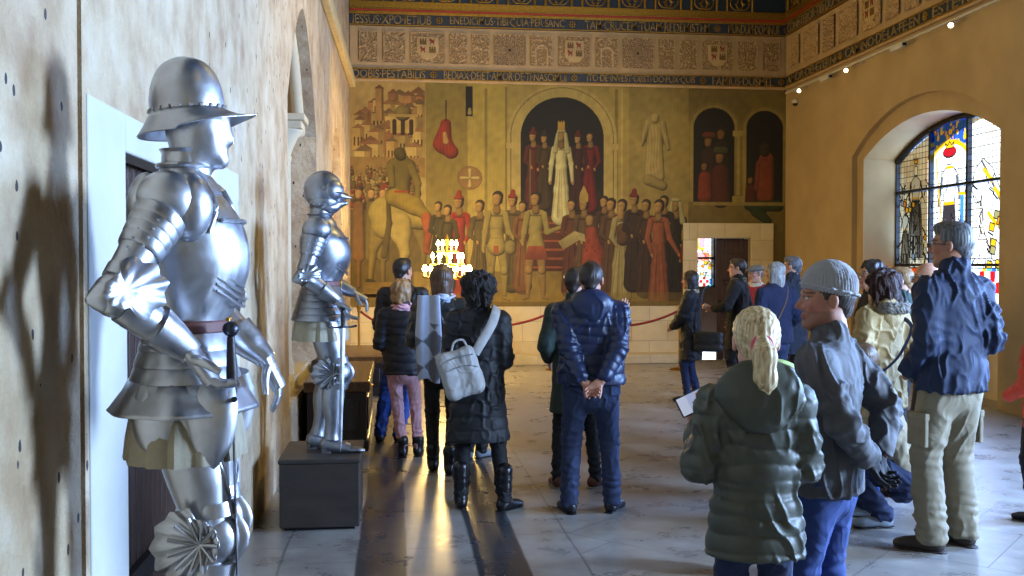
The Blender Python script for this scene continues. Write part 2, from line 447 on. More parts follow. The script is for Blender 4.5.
M_dressed = mat('dressed_stone', '#c3c0b6', .8, var=.1, vs=3, bump=.25, bs=25, bd=.006)
M_ochre = mat('ochre_plaster', '#b2986a', .85, var=.14, vs=1.6, bump=.25, bs=9, bd=.01)
M_reveal = mat('reveal_plaster', '#d3c19a', .8, var=.08, vs=2, bump=.2, bs=12, bd=.006)
M_floor = m_floor()
M_iron = mat('black_iron', '#17161a', .5, .4, bump=.2)
M_gold = mat('gilt', '#a9802f', .42, .75, var=.3, vs=30, bump=.4, bs=90, bd=.004)
M_navy = mat('navy_paint', '#22303c', .6, var=.3, vs=20)
M_blue = mat('inscription_blue', '#262f38', .6, var=.35, vs=24, bump=.4, bs=70, bd=.004)
M_letter = mat('aged_gold_paint', '#8f7440', .55, var=.35, vs=22, bump=.2); M_red = mat('red_band', '#a32a1c', .5, var=.2)
M_plast = mat('carved_plaster', '#b3966c', .8, var=.15, vs=5, bump=.3, bs=60, bd=.004)
M_wood = mat('old_dark_wood', '#3b2417', .5, var=.35, vs=6, bump=.5, bs=40, bd=.004, stretch=(6, 6, .6))
M_chest = mat('chest_wood', '#2b2420', .32, var=.4, vs=5, bump=.4, bs=30, bd=.003, stretch=(8, 1, 8))

# ------------------------------------------------------------------ the room
YB = 16.5; XR = 6.64
def WX(y): return -.95+.0133*y
bm = bmesh.new(); box(bm, (-2, -4.2, -.3), (8, 16.6, 0)); struct(bobj('floor', bm, M_floor))
bm = bmesh.new(); box(bm, (-2, -4.2, 7), (8, 16.8, 7.3)); struct(bobj('ceiling', bm, M_navy))
bm = bmesh.new(); box(bm, (-2, -4.4, 0), (8, -4.0, 7)); struct(bobj('wall_rear', bm, M_ochre))
def arch_pts(y0, y1, z0, spring, apex, n=20, pointed=False):
    c = (y0+y1)/2; hw = (y1-y0)/2; pts = [(y0, z0), (y1, z0), (y1, spring)]
    rise = apex-spring
    if pointed:
        for i in range(1, n): 
            t = i/n; x = 1-2*t; pts.append((c+hw*x, spring+rise*(1-abs(x)**1.7)))
    elif rise < hw:
        R = (hw*hw+rise*rise)/(2*rise); a = math.asin(hw/R)
        for i in range(1, n):
            t = a-2*a*i/n; pts.append((c+R*math.sin(t), apex-R+R*math.cos(t)))
    else:
        for i in range(1, n):
            t = math.pi*i/n; pts.append((c+hw*math.cos(t), spring+rise*math.sin(t)))
    pts.append((y0, spring)); return pts
def cutter(pts, f0, f1):
    bm = bmesh.new(); prism(bm, pts, f0, f1); return bobj('cutter', bm)
bm = bmesh.new(); prism(bm, [(WX(-4.2), -4.2), (WX(16.6), 16.6), (-2, 16.6), (-2, -4.2)], lambda p: (p[0], p[1], 0), lambda p: (p[0], p[1], 7))
wl = bobj('wall_left', bm, M_left)
fx = lambda d: (lambda p: (d, p[0], p[1]))
boolean_cut(wl, [cutter([(3.5, -.1), (4.9, -.1), (4.9, 2.03), (3.5, 2.03)], fx(-.5), fx(-1.12)),
                 cutter(arch_pts(8.1, 10.6, .5, 2.95, 3.95, pointed=True), fx(-.5), fx(-1.32)),
                 cutter(arch_pts(12.7, 14.5, .6, 2.75, 3.45), fx(-.5), fx(-1.1)),
                 cutter([(3.02, -.1), (3.06, -.1), (3.07, 3.2), (3.03, 3.2)], fx(-.5), fx(-.945))])
struct(wl)
bm = bmesh.new(); box(bm, (6.64, -4.2, 0), (7.7, 16.6, 7)); wr = bobj('wall_right', bm, M_ochre)
boolean_cut(wr, [cutter(arch_pts(10.28, 13.98, -.1, 3.2, 3.8), fx(6.5), fx(6.72)),
                 cutter(arch_pts(10.50, 13.78, -.1, 3.14, 3.56), fx(6.5), fx(7.9)),
                 cutter(arch_pts(5.2, 8.2, 1.05, 3.14, 3.56), fx(6.5), fx(7.9)),
                 cutter(arch_pts(1.1, 4.1, 1.05, 3.14, 3.56), fx(6.5), fx(7.9))])
struct(wr)
bm = bmesh.new(); box(bm, (-2, YB, 0), (8, YB+.28, 7)); wb = bobj('wall_back', bm, M_stone)
boolean_cut(wb, [cutter([(5.09, -.1), (6.02, -.1), (6.02, 2.08), (5.09, 2.08)], lambda p: (p[0], 16, p[1]), lambda p: (p[0], 17, p[1]))])
struct(wb)
# base step under the painting
bm = bmesh.new(); box(bm, (-.72, 16.0, 0), (4.86, YB, .15)); struct(bobj('trim_1', bm, M_stone, bevel=.012))
# room behind the doorway
bm = bmesh.new(); box(bm, (4.4, 16.78, 0), (4.6, 18.4, 3)); box(bm, (6.6, 16.78, 0), (6.8, 18.4, 3)); box(bm, (4.4, 16.78, 2.9), (6.8, 18.6, 3.1))
struct(bobj('wall_passage', bm, M_ochre))
bm = bmesh.new(); box(bm, (4.4, 18.2, 0), (6.8, 18.5, 3)); wp = bobj('wall_passage_end', bm, M_wood)
boolean_cut(wp, [cutter([(5.5, 1.2), (5.98, 1.2), (5.98, 2.3), (5.5, 2.3)], lambda p: (p[0], 18, p[1]), lambda p: (p[0], 19, p[1]))]); struct(wp)
# stone surround of the doorway in the back wall
bm = bmesh.new()
box(bm, (4.84, 16.45, 0), (5.09, 16.55, 2.33)); box(bm, (6.02, 16.45, 0), (6.42, 16.55, 2.33)); box(bm, (5.09, 16.45, 2.08), (6.02, 16.55, 2.33))
struct(bobj('trim_2', bm, M_stone, bevel=.01))
# stone surround of the left doorway
bm = bmesh.new()
for y0, y1, z0, z1 in ((3.1, 3.5, 0, 2.13), (4.9, 5.75, 0, 2.13), (3.5, 4.9, 2.0, 2.13)):
    prism(bm, [(WX(y0)+.006, y0), (WX(y1)+.006, y1), (WX(y1)-.1, y1), (WX(y0)-.1, y0)], lambda p: (p[0], p[1], z0), lambda p: (p[0], p[1], z1))
struct(bobj('trim_3', bm, M_dressed, bevel=.008))
# ledge under the left frieze
bm = bmesh.new()
prism(bm, [(WX(0), 0), (WX(16.5), 16.5), (WX(16.5)+.10, 16.5), (WX(0)+.10, 0)], lambda p: (p[0], p[1], 4.5), lambda p: (p[0], p[1], 4.66))
struct(bobj('trim_4', bm, mat('ledge_plaster', '#cdb886', .8), bevel=.02))

def door_leaf(name, w_, h_, n, m, parent):
    mb = MB(); pw = w_/n
    for i in range(n): mb.box((i*pw+.004, 0, 0), ((i+1)*pw-.004, .045, h_))
    return mb.build(name, m, parent, smooth=False, bevel=.006)
d = thing('door_1', 'old dark plank door set in the pale stone doorway behind the nearer armor', 'door', (WX(4)-.13, 3.5, 0), math.pi/2); struct(d)
door_leaf('door_panel', 1.4, 2.03, 16, M_wood, d)
mb = MB()
for z in (.35, 1.05, 1.75): mb.box((0, -.03, z), (1.4, 0, z+.09))
mb.build('door_batten', M_iron, d, False)
mb = MB(); mb.tube([(1.2, -.02, 1.0), (1.2, -.08, .97), (1.2, -.09, .9), (1.2, -.03, .87)], [.011]*4); mb.build('door_handle', M_iron, d)
d = thing('door_2', 'dark wooden door standing half open in the doorway at the far wall', 'door', (6.02, 16.62, 0), math.pi); struct(d)
dl = door_leaf('door_panel', .56, 2.06, 4, M_wood, d)
mb = MB()
for z0 in (.25, .8, 1.35): mb.box((.06, .045, z0), (.5, .065, z0+.45))
mb.build('raised_panel', M_wood, d, False, bevel=.012)
mb = MB(); mb.ball((.52, .09, 1.0), .025); mb.build('door_knob', M_iron, d)

# colonnette with capital in the wall recess
def colonnette(x, y, z0, z1, label):
    t = thing('stone_column', label, 'column', (x, y, z0)); H = z1-z0
    mb = MB(); mb.lathe([(.075, 0), (.075, .1), (.06, .14), (.055, .2), (.055, H-.42), (.064, H-.4), (.064, H-.37), (.055, H-.36)], 24); mb.build('shaft', M_cream, t)
    mb = MB(); mb.lathe([(.056, H-.36), (.07, H-.3), (.11, H-.2), (.155, H-.15), (.16, H-.13)], 24, mod=lambda th, q: 1+.1*np.abs(np.cos(th*4))*min(1, q*2)); mb.build('capital', M_cream, t)
    mb = MB(); mb.box((-.17, -.17, H-.13), (.17, .17, H-.06)); mb.box((-.2, -.2, H-.06), (.2, .2, H)); mb.build('abacus', M_cream, t, False, bevel=.01)
M_cream = mat('cream_stone', '#cfc0a0', .75, var=.1, vs=8, bump=.3, bs=40)
bm = bmesh.new(); box(bm, (-1.3, 8.12, .5), (-.9, 10.58, .62)); struct(bobj('trim_5', bm, M_cream))
colonnette(-1.0, 9.35, .62, 2.98, 'slender pale stone column with capital in the left wall recess')
# arch ring over the colonnette
mb = MB(); R_ = []
for i in range(13):
    t = i/12; x = 1-2*t; R_.append((-.98, 9.35+1.2*x+.02, 2.98+.85*(1-abs(x)**1.8)))
mb.tube(R_, [(.075, .06)]*13, seg=12, sub=2, up=(1, 0, 0)); struct(mb.build('trim_6', M_cream))

# ------------------------------------------------------------------ painter: raster colours stored on a dense mesh
class Paint:
    def __init__(s, w, h, res, bgc): s.w, s.h, s.r = w, h, res; s.W, s.H = int(w*res), int(h*res); s.I = np.ones((s.H, s.W, 3))*lin(bgc)
    def _win(s, x0, y0, x1, y1):
        a = max(0, int(x0*s.r)-2); b = min(s.W, int(x1*s.r)+3); c = max(0, int(y0*s.r)-2); d = min(s.H, int(y1*s.r)+3)
        if b <= a or d <= c: return None
        X, Y = np.meshgrid((np.arange(a, b)+.5)/s.r, (np.arange(c, d)+.5)/s.r); return slice(c, d), slice(a, b), X, Y
    def poly(s, pts, col, col2=None, a=1):
        P = np.array(pts, float); w_ = s._win(P[:, 0].min(), P[:, 1].min(), P[:, 0].max(), P[:, 1].max())
        if w_ is None: return
        sy, sx, X, Y = w_; ins = np.zeros(X.shape, bool)
        for i in range(len(P)):
            (x0, y0), (x1, y1) = P[i], P[(i+1) % len(P)]
            if y0 == y1: continue
            ins ^= ((y0 > Y) != (y1 > Y)) & (X < (x1-x0)*(Y-y0)/(y1-y0)+x0)
        c = lin(col)
        if col2 is not None:
            t = ((Y-P[:, 1].min())/max(1e-6, np.ptp(P[:, 1])))[..., None]; c = c*(1-t)+lin(col2)*t
        m = (ins*a)[..., None]; s.I[sy, sx] = s.I[sy, sx]*(1-m)+c*m
    def rect(s, x0, y0, x1, y1, col, col2=None, a=1): s.poly([(x0, y0), (x1, y0), (x1, y1), (x0, y1)], col, col2, a)
    def disc(s, x, y, rx, ry, col, a=1): s.poly([(x+rx*math.cos(t), y+ry*math.sin(t)) for t in np.linspace(0, 6.283, 40)[:-1]], col, a=a)
    def body(s, segs, col, k=1.0, L=(-.5, -.7), sh=1.0, fold=0):
        """segs: (x0,y0,x1,y1,r0,r1) joined smoothly and modelled with light and shade, as the painter did"""
        A = np.array(segs, float); R = A[:, 4:6].max()+k
        w_ = s._win(min(A[:, 0].min(), A[:, 2].min())-R, min(A[:, 1].min(), A[:, 3].min())-R, max(A[:, 0].max(), A[:, 2].max())+R, max(A[:, 1].max(), A[:, 3].max())+R)
        if w_ is None: return
        sy, sx, X, Y = w_; D = np.full(X.shape, 1e3); rad = A[:, 4:6].mean()
        for x0, y0, x1, y1, r0, r1 in A:
            bx, by = x1-x0, y1-y0; h = np.clip(((X-x0)*bx+(Y-y0)*by)/max(bx*bx+by*by, 1e-6), 0, 1)
            d = np.hypot(X-x0-h*bx, Y-y0-h*by)-(r0+(r1-r0)*h); hh = np.maximum(k-np.abs(D-d), 0)/k; D = np.minimum(D, d)-hh*hh*k*.25
        gy, gx = np.gradient(D); g = np.hypot(gx, gy)+1e-6; dep = np.clip(-D/(rad*.9), 0, 1); nz = np.sqrt(np.clip(1-(1-dep)**2, 0, 1))
        lit = np.clip((1-dep)*(gx/g*L[0]+gy/g*L[1])*.55+nz*.75+.18, .12, 1.3)
        if fold: lit = lit*(1+fold*np.sin(X*2.1+np.sin(Y*.15+X*.2)*1.5))
        m = np.clip(.5-D*s.r, 0, 1)[..., None]; s.I[sy, sx] = s.I[sy, sx]*(1-m)+(lin(col)*(lit[..., None]*sh))*m
    def mesh(s, name, m, fn, mottle=.1, parent=None, seed=1):
        H, W = s.H, s.W; X, Y = np.meshgrid(np.arange(W)/(W-1), np.arange(H)/(H-1))
        P = np.stack([X*s.w, Y*s.h, X*0], -1).reshape(-1, 3)
        q = 1+mottle*(wav(P, .12, seed)*.6+wav(P, .5, seed+1)*.5+wav(P, 1.7, seed+2)*.4)
        colr = np.clip(s.I.reshape(-1, 3)*q[:, None], 0, 1.2)
        idx = np.arange(H*W).reshape(H, W); F = np.stack([idx[1:, :-1], idx[1:, 1:], idx[:-1, 1:], idx[:-1, :-1]], -1).reshape(-1, 4)
        V = fn(X.ravel(), Y.ravel()); o = mesh_obj(name, V, F, m, parent, True, colr)
        return o

# ------------------------------------------------------------------ wall painting (a generic medieval court scene)
pt = Paint(430, 226, 2.2, '#9a8448')
rnd = random.Random(5)
pt.rect(0, 0, 72, 226, '#a08a58'); pt.rect(72, 0, 112, 226, '#8a773e', '#7c6a36'); pt.rect(112, 0, 150, 226, '#a9944e', '#a08a4c')
pt.rect(150, 0, 270, 226, '#a18c52', '#96814a'); pt.rect(270, 0, 330, 120, '#8f7c4c'); pt.rect(330, 0, 430, 226, '#7a683c', '#6a5a34')
pt.rect(128, 6, 131, 210, '#857240'); pt.rect(148, 4, 150, 226, '#7d6b3a'); pt.rect(256, 4, 259, 226, '#7d6b3a'); pt.rect(262, 4, 264, 226, '#b09a62')
# hill town
pt.rect(0, 0, 71, 70, '#b79a64', '#a5824c')
for i in range(46):
    x = rnd.uniform(-2, 64); y = 12+(i/46)*58+rnd.uniform(-3, 3); ww = rnd.uniform(8, 18); hh = rnd.uniform(12, 28)
    ww = min(ww, 71-x); c = rnd.choice(['#b59258', '#a8784a', '#c2a468', '#93653e', '#bb9a62', '#9f8450']); r = rnd.choice(['#7c5236', '#8a6240', '#6e5638'])
    pt.rect(x, y, x+ww, y+hh, c); pt.rect(x+ww*.65, y, x+ww, y+hh, '#5e4428', a=.5); pt.poly([(x-1, y), (x+ww/2, y-5), (x+ww+.5, y)], r)
    for k in range(int(ww//3.5)): pt.rect(x+1.5+k*3.4, y+hh*.4, x+3+k*3.4, y+hh*.8, '#4a3520')
pt.rect(24, 8, 32, 40, '#a07848'); pt.rect(30, 8, 32, 40, '#644a2c'); pt.poly([(23, 8), (28, 4), (33, 8)], '#70482e'); pt.rect(38, 34, 62, 52, '#b8995c'); [pt.body([(q, 40, q, 52, 2, 2)], '#3e2e1a') for q in (42, 50, 58)]; pt.body([(50, 32, 50, 32, 8, 8)], '#85703e', 1); pt.rect(36, 33, 64, 36, '#a98c54')
pt.rect(0, 76, 71, 96, '#8f6f40')
# crowd of heads
for i in range(130):
    t = i/130; y = 84+t*46; x = rnd.uniform(0, 66); r = 1.4+t*2.6
    pt.body([(x, y+r*1.6, x, y+r*3.5, r*1.2, r*1.6)], rnd.choice(['#6b5a30', '#7c6436', '#704528', '#5a4c2c'])); pt.body([(x, y, x, y+r*.5, r*.75, r*.6)], '#b58c58'); pt.body([(x, y-r*.7, x, y-r*.6, r*.7, r*.75)], rnd.choice(['#4a381e', '#8c3c24', '#6e5a30', '#8f8050']))
pt.rect(0, 128, 72, 226, '#5c4b22')
for x in (8, 20, 31): pt.body([(x, 125, x, 175, 5, 6), (x, 175, x, 205, 2.6, 2)], rnd.choice(['#7a5630', '#6f6034']), 2); pt.body([(x, 112, x, 115, 3.4, 3)], '#b98f5c')
# rear view of a pale horse with rider
pt.body([(64, 146, 70, 168, 6, 3.4), (70, 168, 69, 194, 3, 2.2)], '#7c6a38', 2, sh=.85)
pt.body([(30, 144, 22, 166, 12, 5), (22, 166, 19, 198, 4, 2.6)], '#86733a', 3, sh=.88)
pt.body([(34, 134, 34, 144, 17, 14), (34, 130, 60, 134, 14, 13), (60, 134, 68, 140, 12, 8)], '#a08c4e', 6, sh=1.0)
pt.body([(46, 142, 48, 152, 12, 10), (48, 154, 52, 172, 8, 4.6), (52, 172, 45, 199, 4, 2.8)], '#a8945a', 4, sh=.98)
pt.body([(36, 120, 37, 142, 2, 2.6), (37, 142, 32, 174, 2.6, 3.4)], '#55461f', 2); pt.body([(17, 200, 22, 201, 2.8, 2.2), (43, 201, 48, 202, 3, 2.4), (68, 195, 72, 196, 2.2, 2)], '#2e2614', 1)
pt.body([(48, 86, 48, 112, 11, 8), (40, 84, 57, 84, 5, 5)], '#6b5c28', 5); pt.body([(38, 86, 40, 104, 4, 3), (58, 86, 64, 102, 4, 3.4), (64, 102, 64, 118, 3.2, 2.5)], '#75652c', 2); pt.body([(47, 72, 48, 74, 6, 5.6)], '#55491f', 2)
pt.body([(42, 116, 60, 124, 9, 9), (60, 124, 72, 134, 8, 5)], '#8d7730', 4, fold=.04); pt.body([(72, 136, 74, 152, 5, 4)], '#a0522c', 2); pt.body([(74, 152, 72, 168, 4, 3), (72, 170, 78, 172, 2.6, 2)], '#8a4424', 2)
pt.rect(42, 109, 55, 111.5, '#8e3a20')
# hanging pennant, slot, roundel
pt.body([(91, 42, 88, 62, 5, 9), (88, 62, 96, 70, 8, 7)], '#8f3420', 4, fold=.15); pt.body([(90, 52, 91, 60, 2, 3)], '#b08a50', 2); pt.rect(90.4, 18, 91.6, 40, '#3c3018')
pt.rect(110, 4, 117, 34, '#1a150c'); pt.body([(114, 27, 114, 31, 1.6, 2.2)], '#9a8c60')
pt.disc(114, 96, 12, 12, '#7c5a34'); pt.disc(114, 96, 11, 11, '#8a6840')
for a in range(4): pt.body([(114, 96, 114+8*math.cos(a*1.571), 96+8*math.sin(a*1.571), 1, 1.8)], '#b9a270')
# great arch
def parch(cx, cy, r, foot, band, cb, ci):
    a = np.linspace(math.pi, 2*math.pi, 30)
    pt.poly([(cx+(r+band)*math.cos(t), cy+(r+band)*math.sin(t)) for t in a]+[(cx+r+band, foot), (cx-r-band, foot)], cb)
    for q in (.35, .7):
        pt.poly([(cx+(r+band*q+.8)*math.cos(t), cy+(r+band*q+.8)*math.sin(t)) for t in a]+[(cx+r+band*q+.8, foot), (cx-r-band*q-.8, foot)], '#6b5a34')
        pt.poly([(cx+(r+band*q)*math.cos(t), cy+(r+band*q)*math.sin(t)) for t in a]+[(cx+r+band*q, foot), (cx-r-band*q, foot)], cb)
    pt.poly([(cx+r*math.cos(t), cy+r*math.sin(t)) for t in a]+[(cx+r, foot), (cx-r, foot)], ci)
parch(204, 54, 41, 130, 13, '#ab9660', '#1c170f'); pt.rect(149, 60, 163, 66, '#b09a64'); pt.rect(245, 60, 259, 66, '#b09a64')
pt.rect(166, 122, 242, 134, '#4c2a18'); pt.poly([(176, 134), (232, 134), (246, 226), (150, 226)], '#5a2e1a', '#3c2012')
for i in range(7): pt.rect(170-i*3, 140+i*9, 236+i*2, 142+i*9, '#8a4a2c')
def fig(x, f, h, robe, skin='#a5804e', hat=None, hair='#33261a', wd=1.0, arm=None, legs=False, belt=None, fold=.10, armor=False, turn=-1):
    u = h/100; w_ = wd*u; tn = turn*u
    if legs:
        for s_ in (-1, 1): pt.body([(x+s_*4*w_, f-50*u, x+s_*6*w_+tn, f-27*u, 4.6*w_, 3.4*w_), (x+s_*6*w_+tn, f-26*u, x+s_*7*w_, f-5*u, 3.6*w_, 2*w_), (x+s_*7*w_, f-2*u, x+s_*11*w_, f, 1.9*w_, 1.3*w_)], legs, 1.2); pt.body([(x+s_*6*w_+tn, f-28*u, x+s_*6*w_+tn, f-26*u, 3.3*w_, 3.3*w_)], legs, 1, sh=1.15)
        pt.body([(x, f-77*u, x, f-62*u, 7.5*w_, 5.6*w_), (x, f-60*u, x, f-49*u, 5.6*w_, 8.5*w_)], robe, 2.5, fold=fold)
    else:
        pt.body([(x, f-76*u, x+tn, f-60*u, 6.6*w_, 5.6*w_), (x+tn, f-58*u, x+2*tn, f-34*u, 5.8*w_, 7.6*w_), (x+2*tn, f-34*u, x+1.2*tn, f-4*u, 7.6*w_, 10.5*w_)], robe, 3)
        for q in (-6, -2.5, 1.5, 5.5): pt.body([(x+q*.5*w_+tn, f-56*u, x+q*1.35*w_+1.2*tn, f-4*u, .5*u, 1.3*w_)], robe, 1, L=(.7, -.2), sh=.72 if q in (-2.5, 5.5) else 1.12)
    pt.body([(x-5.5*w_, f-80*u, x+5.5*w_, f-80*u, 2.9*w_, 2.9*w_)], robe, 4)
    for s_, a in zip((-1, 1), arm or ((-3, -55), (5, -52))):
        ex, ey = x+s_*10.5*w_, f-62*u; hx, hy = x+a[0]*u, f+a[1]*u
        pt.body([(x+s_*7.5*w_, f-79*u, ex, ey, 2.9*w_, 2.6*w_), (ex, ey, hx, hy, 2.6*w_, 1.7*w_)], robe, 1.5, sh=.92); pt.body([(hx, hy, hx+.5*u, hy+2*u, 1.4*u, 1.1*u)], skin if not armor else robe)
    if belt: pt.rect(x-6*w_, f-61*u, x+6*w_, f-59*u, belt)
    pt.body([(x, f-87*u, x, f-82*u, 2.8*u, 3.6*u)], skin, sh=.62)
    hx = x+tn*.8
    pt.body([(hx+.6*u, f-95.5*u, hx+.8*u, f-91.5*u, 4.9*u, 4.1*u)], hair, 1); pt.body([(hx-.5*u, f-93.6*u, hx-.8*u, f-89.4*u, 3.9*u, 3.0*u)], skin, 1)
    for s_ in (-1, 1): pt.rect(hx-1.0*u+s_*1.3*u-.6*u, f-93.9*u, hx-1.0*u+s_*1.3*u+.6*u, f-93.1*u, '#4a3420', a=.8)
    pt.rect(hx-1.2*u, f-93*u, hx-.7*u, f-90.8*u, '#7a5a34', a=.7); pt.rect(hx-1.9*u, f-89.6*u, hx-.2*u, f-89.1*u, '#6a4028', a=.8)
    if hat == 'crown': pt.rect(x-4.2*u, f-107*u, x+4.2*u, f-99*u, '#b08a34')
    elif hat == 'veil': pt.body([(hx-4*u, f-95*u, x-6.5*u, f-76*u, 1.7*u, 2.8*u), (hx+4.5*u, f-95*u, x+6.5*u, f-76*u, 1.9*u, 3*u), (hx-2.6*u, f-98.5*u, hx+2.6*u, f-98.5*u, 2.0*u, 2.0*u)], '#aa9f78', 2)
    elif hat == 'mitre': pt.poly([(hx-4.4*u, f-96*u), (hx-4*u, f-104*u), (hx, f-113*u), (hx+4.2*u, f-104*u), (hx+4.4*u, f-96*u)], '#9c8248')
    elif hat: pt.body([(hx-3.2*u, f-97.5*u, hx+3.2*u, f-97.5*u, 1.6*u, 1.6*u), (hx, f-99*u, hx+.5*u, f-103*u, 3.1*u, 2.4*u)], hat, 1.5)
# court under the arch
pt.rect(166, 108, 242, 134, '#2c1d12')
fig(176, 128, 80, '#5a2618', hat='#5e2418'); fig(187, 124, 74, '#453618', hat='#3a3018'); fig(232, 126, 78, '#6c2018'); fig(220, 124, 74, '#3e2016', hat='#5a2218')
pt.rect(172, 66, 173, 126, '#6a5a34')
fig(203, 138, 92, '#c9bd92', hat='veil', arm=((-12, -42), (12, -42)), turn=0)
pt.rect(199.6, 39, 206.4, 47, '#a8853a'); [pt.poly([(q-1, 39.5), (q, 36.5), (q+1, 39.5)], '#b8923c') for q in (200.5, 203, 205.4)]
# relief of a winged saint
pt.body([(296, 44, 296, 92, 7, 10), (289, 38, 283, 60, 4, 2), (303, 38, 310, 64, 4, 2)], '#a38f64', 4, fold=.12); pt.disc(296, 32, 8, 8, '#948054'); pt.body([(296, 32, 296, 34, 4.5, 4)], '#ab9868', 1)
pt.body([(290, 96, 304, 102, 6, 5)], '#8f7c52', 4); pt.rect(282, 26, 283.4, 84, '#8a774c')
# balcony arches at the right
for cx in (356, 408):
    parch(cx, 42, 21 if cx < 400 else 19, 118, 5, '#94804e', '#15110c')
pt.rect(377, 44, 386, 118, '#8d7a4c', '#7d6b40'); pt.body([(381.5, 52, 381.5, 110, 2.6, 2.6)], '#a08c58'); pt.rect(375, 44, 388, 50, '#a08c58'); pt.rect(375, 112, 389, 118, '#94804e')
def bust(x, y, u, robe, hat=None, skin='#8a6238'):
    pt.body([(x, y+14*u, x, y+34*u, 7*u, 8*u)], robe, 4, sh=.8, fold=.08); pt.body([(x, y, x, y+3*u, 4.4*u, 3.8*u)], '#2c1c10', 1); pt.body([(x-.8*u, y+1.5*u, x-1*u, y+4*u, 3.3*u, 2.8*u)], skin, 1, sh=.85)
    if hat: pt.body([(x-3*u, y-4*u, x+3*u, y-4*u, 3*u, 3*u)], hat, 2, sh=.8)
bust(351, 54, 1.15, '#3c2216', '#6a3420'); bust(364, 46, 1.2, '#2c1c14'); bust(363, 70, 1.3, '#5a281c', '#4c4c2c'); bust(347, 80, .95, '#8a3a1c')
bust(394, 94, .8, '#5c241a'); pt.body([(410, 74, 409, 112, 8, 9), (402, 78, 400, 104, 3, 3)], '#7c3a26', 3); pt.body([(408, 62, 408, 66, 5.5, 5)], '#3a2a1a', 1)
pt.body([(392, 122, 422, 122, 5, 6), (400, 128, 412, 138, 6, 4)], '#2c3c24', 4, sh=.9, fold=.2); pt.rect(335, 118, 430, 122, '#8a774c')
# lower rows of standing people
pt.rect(60, 190, 330, 226, '#7a6630', '#8a7238')
row = [(84, 196, 68, '#3e381e'), (104, 212, 88, '#94301c'), (93, 206, 74, '#4a4024'), (124, 212, 84, '#5f4f2a'), (156, 206, 84, '#5a4c2a'), (166, 208, 80, '#77502f')]
for x, f, h, c in row: fig(x, f, h*1.12, c, hat='#8c3422' if x in (104, 156) else None)
fig(140, 219, 110, '#958450', legs='#86774a', armor=True, arm=((-12, -46), (14, -58)), fold=0, turn=.6); pt.body([(153, 164, 153, 168, 5.5, 5.5)], '#85764a', 1); pt.rect(137, 164, 142, 172, '#8a4a2c')
for yy in (134, 146, 156): pt.rect(134, yy, 147, yy+.9, '#5f5230', a=.6)
fig(178, 218, 109, '#94844e', legs='#8a6c40', armor=True, arm=((-12, -52), (26, -68)), fold=0, turn=-.4); pt.poly([(171, 164), (186, 164), (190, 178), (167, 178)], '#8a4630', '#6c3424')
fig(214, 212, 96, '#5e3420'); fig(226, 214, 99, '#5f4628', hat='mitre'); fig(246, 200, 87, '#4a3420')
pt.body([(233, 150, 235, 172, 6, 10), (235, 172, 237, 204, 11, 15)], '#96442c', 3)
for i in range(26): pt.disc(rnd.uniform(226, 248), rnd.uniform(158, 212), 1.1, 1.4, '#6a2a1c', a=.7)
pt.body([(231, 137, 231, 141, 4, 3.2)], '#a07c4c', 1)
pt.poly([(200, 160), (216, 149), (221, 158), (205, 168)], '#9a8c62', '#80724c'); pt.poly([(216, 149), (226, 152), (227, 160), (221, 158)], '#a3946a')
fig(253, 214, 99, '#5c4026'); fig(264, 219, 103, '#a39468', arm=((-6, -54), (6, -54))); pt.body([(264, 147, 264, 158, 6.5, 6)], '#5e4028', 3); pt.body([(262, 131, 262, 135, 3.4, 3)], '#9c784a', 1)
fig(276, 206, 96, '#3a2a1a', hat='#7a2a26'); fig(288, 212, 96, '#46301c'); fig(318, 216, 101, '#2b251c', hat='veil'); fig(306, 206, 94, '#352a1c')
fig(300, 222, 106, '#96563a', skin='#b08a5a', arm=((-6, -46), (20, -46)), turn=.4); fig(330, 219, 69, '#6c2a20', arm=((-12, -58), (8, -42)), legs='#5a2a20')
pt.rect(0, 221, 430, 226, '#6a5628'); 
pt.rect(0, 212, 330, 226, '#8b7236', a=.35)
XL, XRr = -.72, 6.64
M_paint = mat('fresco_paint', '#ffffff', .75, var=.10, vs=6, bump=.12, bs=30, bd=.003, vcol=True)
pt.I *= np.array([.76, .74, .50])
for q_ in (slice(0, 60),): pt.I[q_] *= .95
ZT, ZB = 4.62, .93
mural = pt.mesh('wall_painting', M_paint, lambda u, v: np.stack([XL+u*(XRr-XL), np.full(len(u), YB-.012), ZT-v*(ZT-ZB)], 1), .17)
# open the painting where the doorway stands
bm = bmesh.new(); bm.from_mesh(mural.data)
bmesh.ops.delete(bm, geom=[v for v in bm.verts if v.co.x > 4.87 and v.co.x < 6.40 and v.co.z < 2.30], context='VERTS')
bmesh.ops.delete(bm, geom=[v for v in bm.verts if v.co.x >= 6.40 and v.co.z < 1.2], context='VERTS')
bm.to_mesh(mural.data); bm.free()
tag(mural, 'huge wall painting of a medieval court crowd filling the far wall', 'mural')

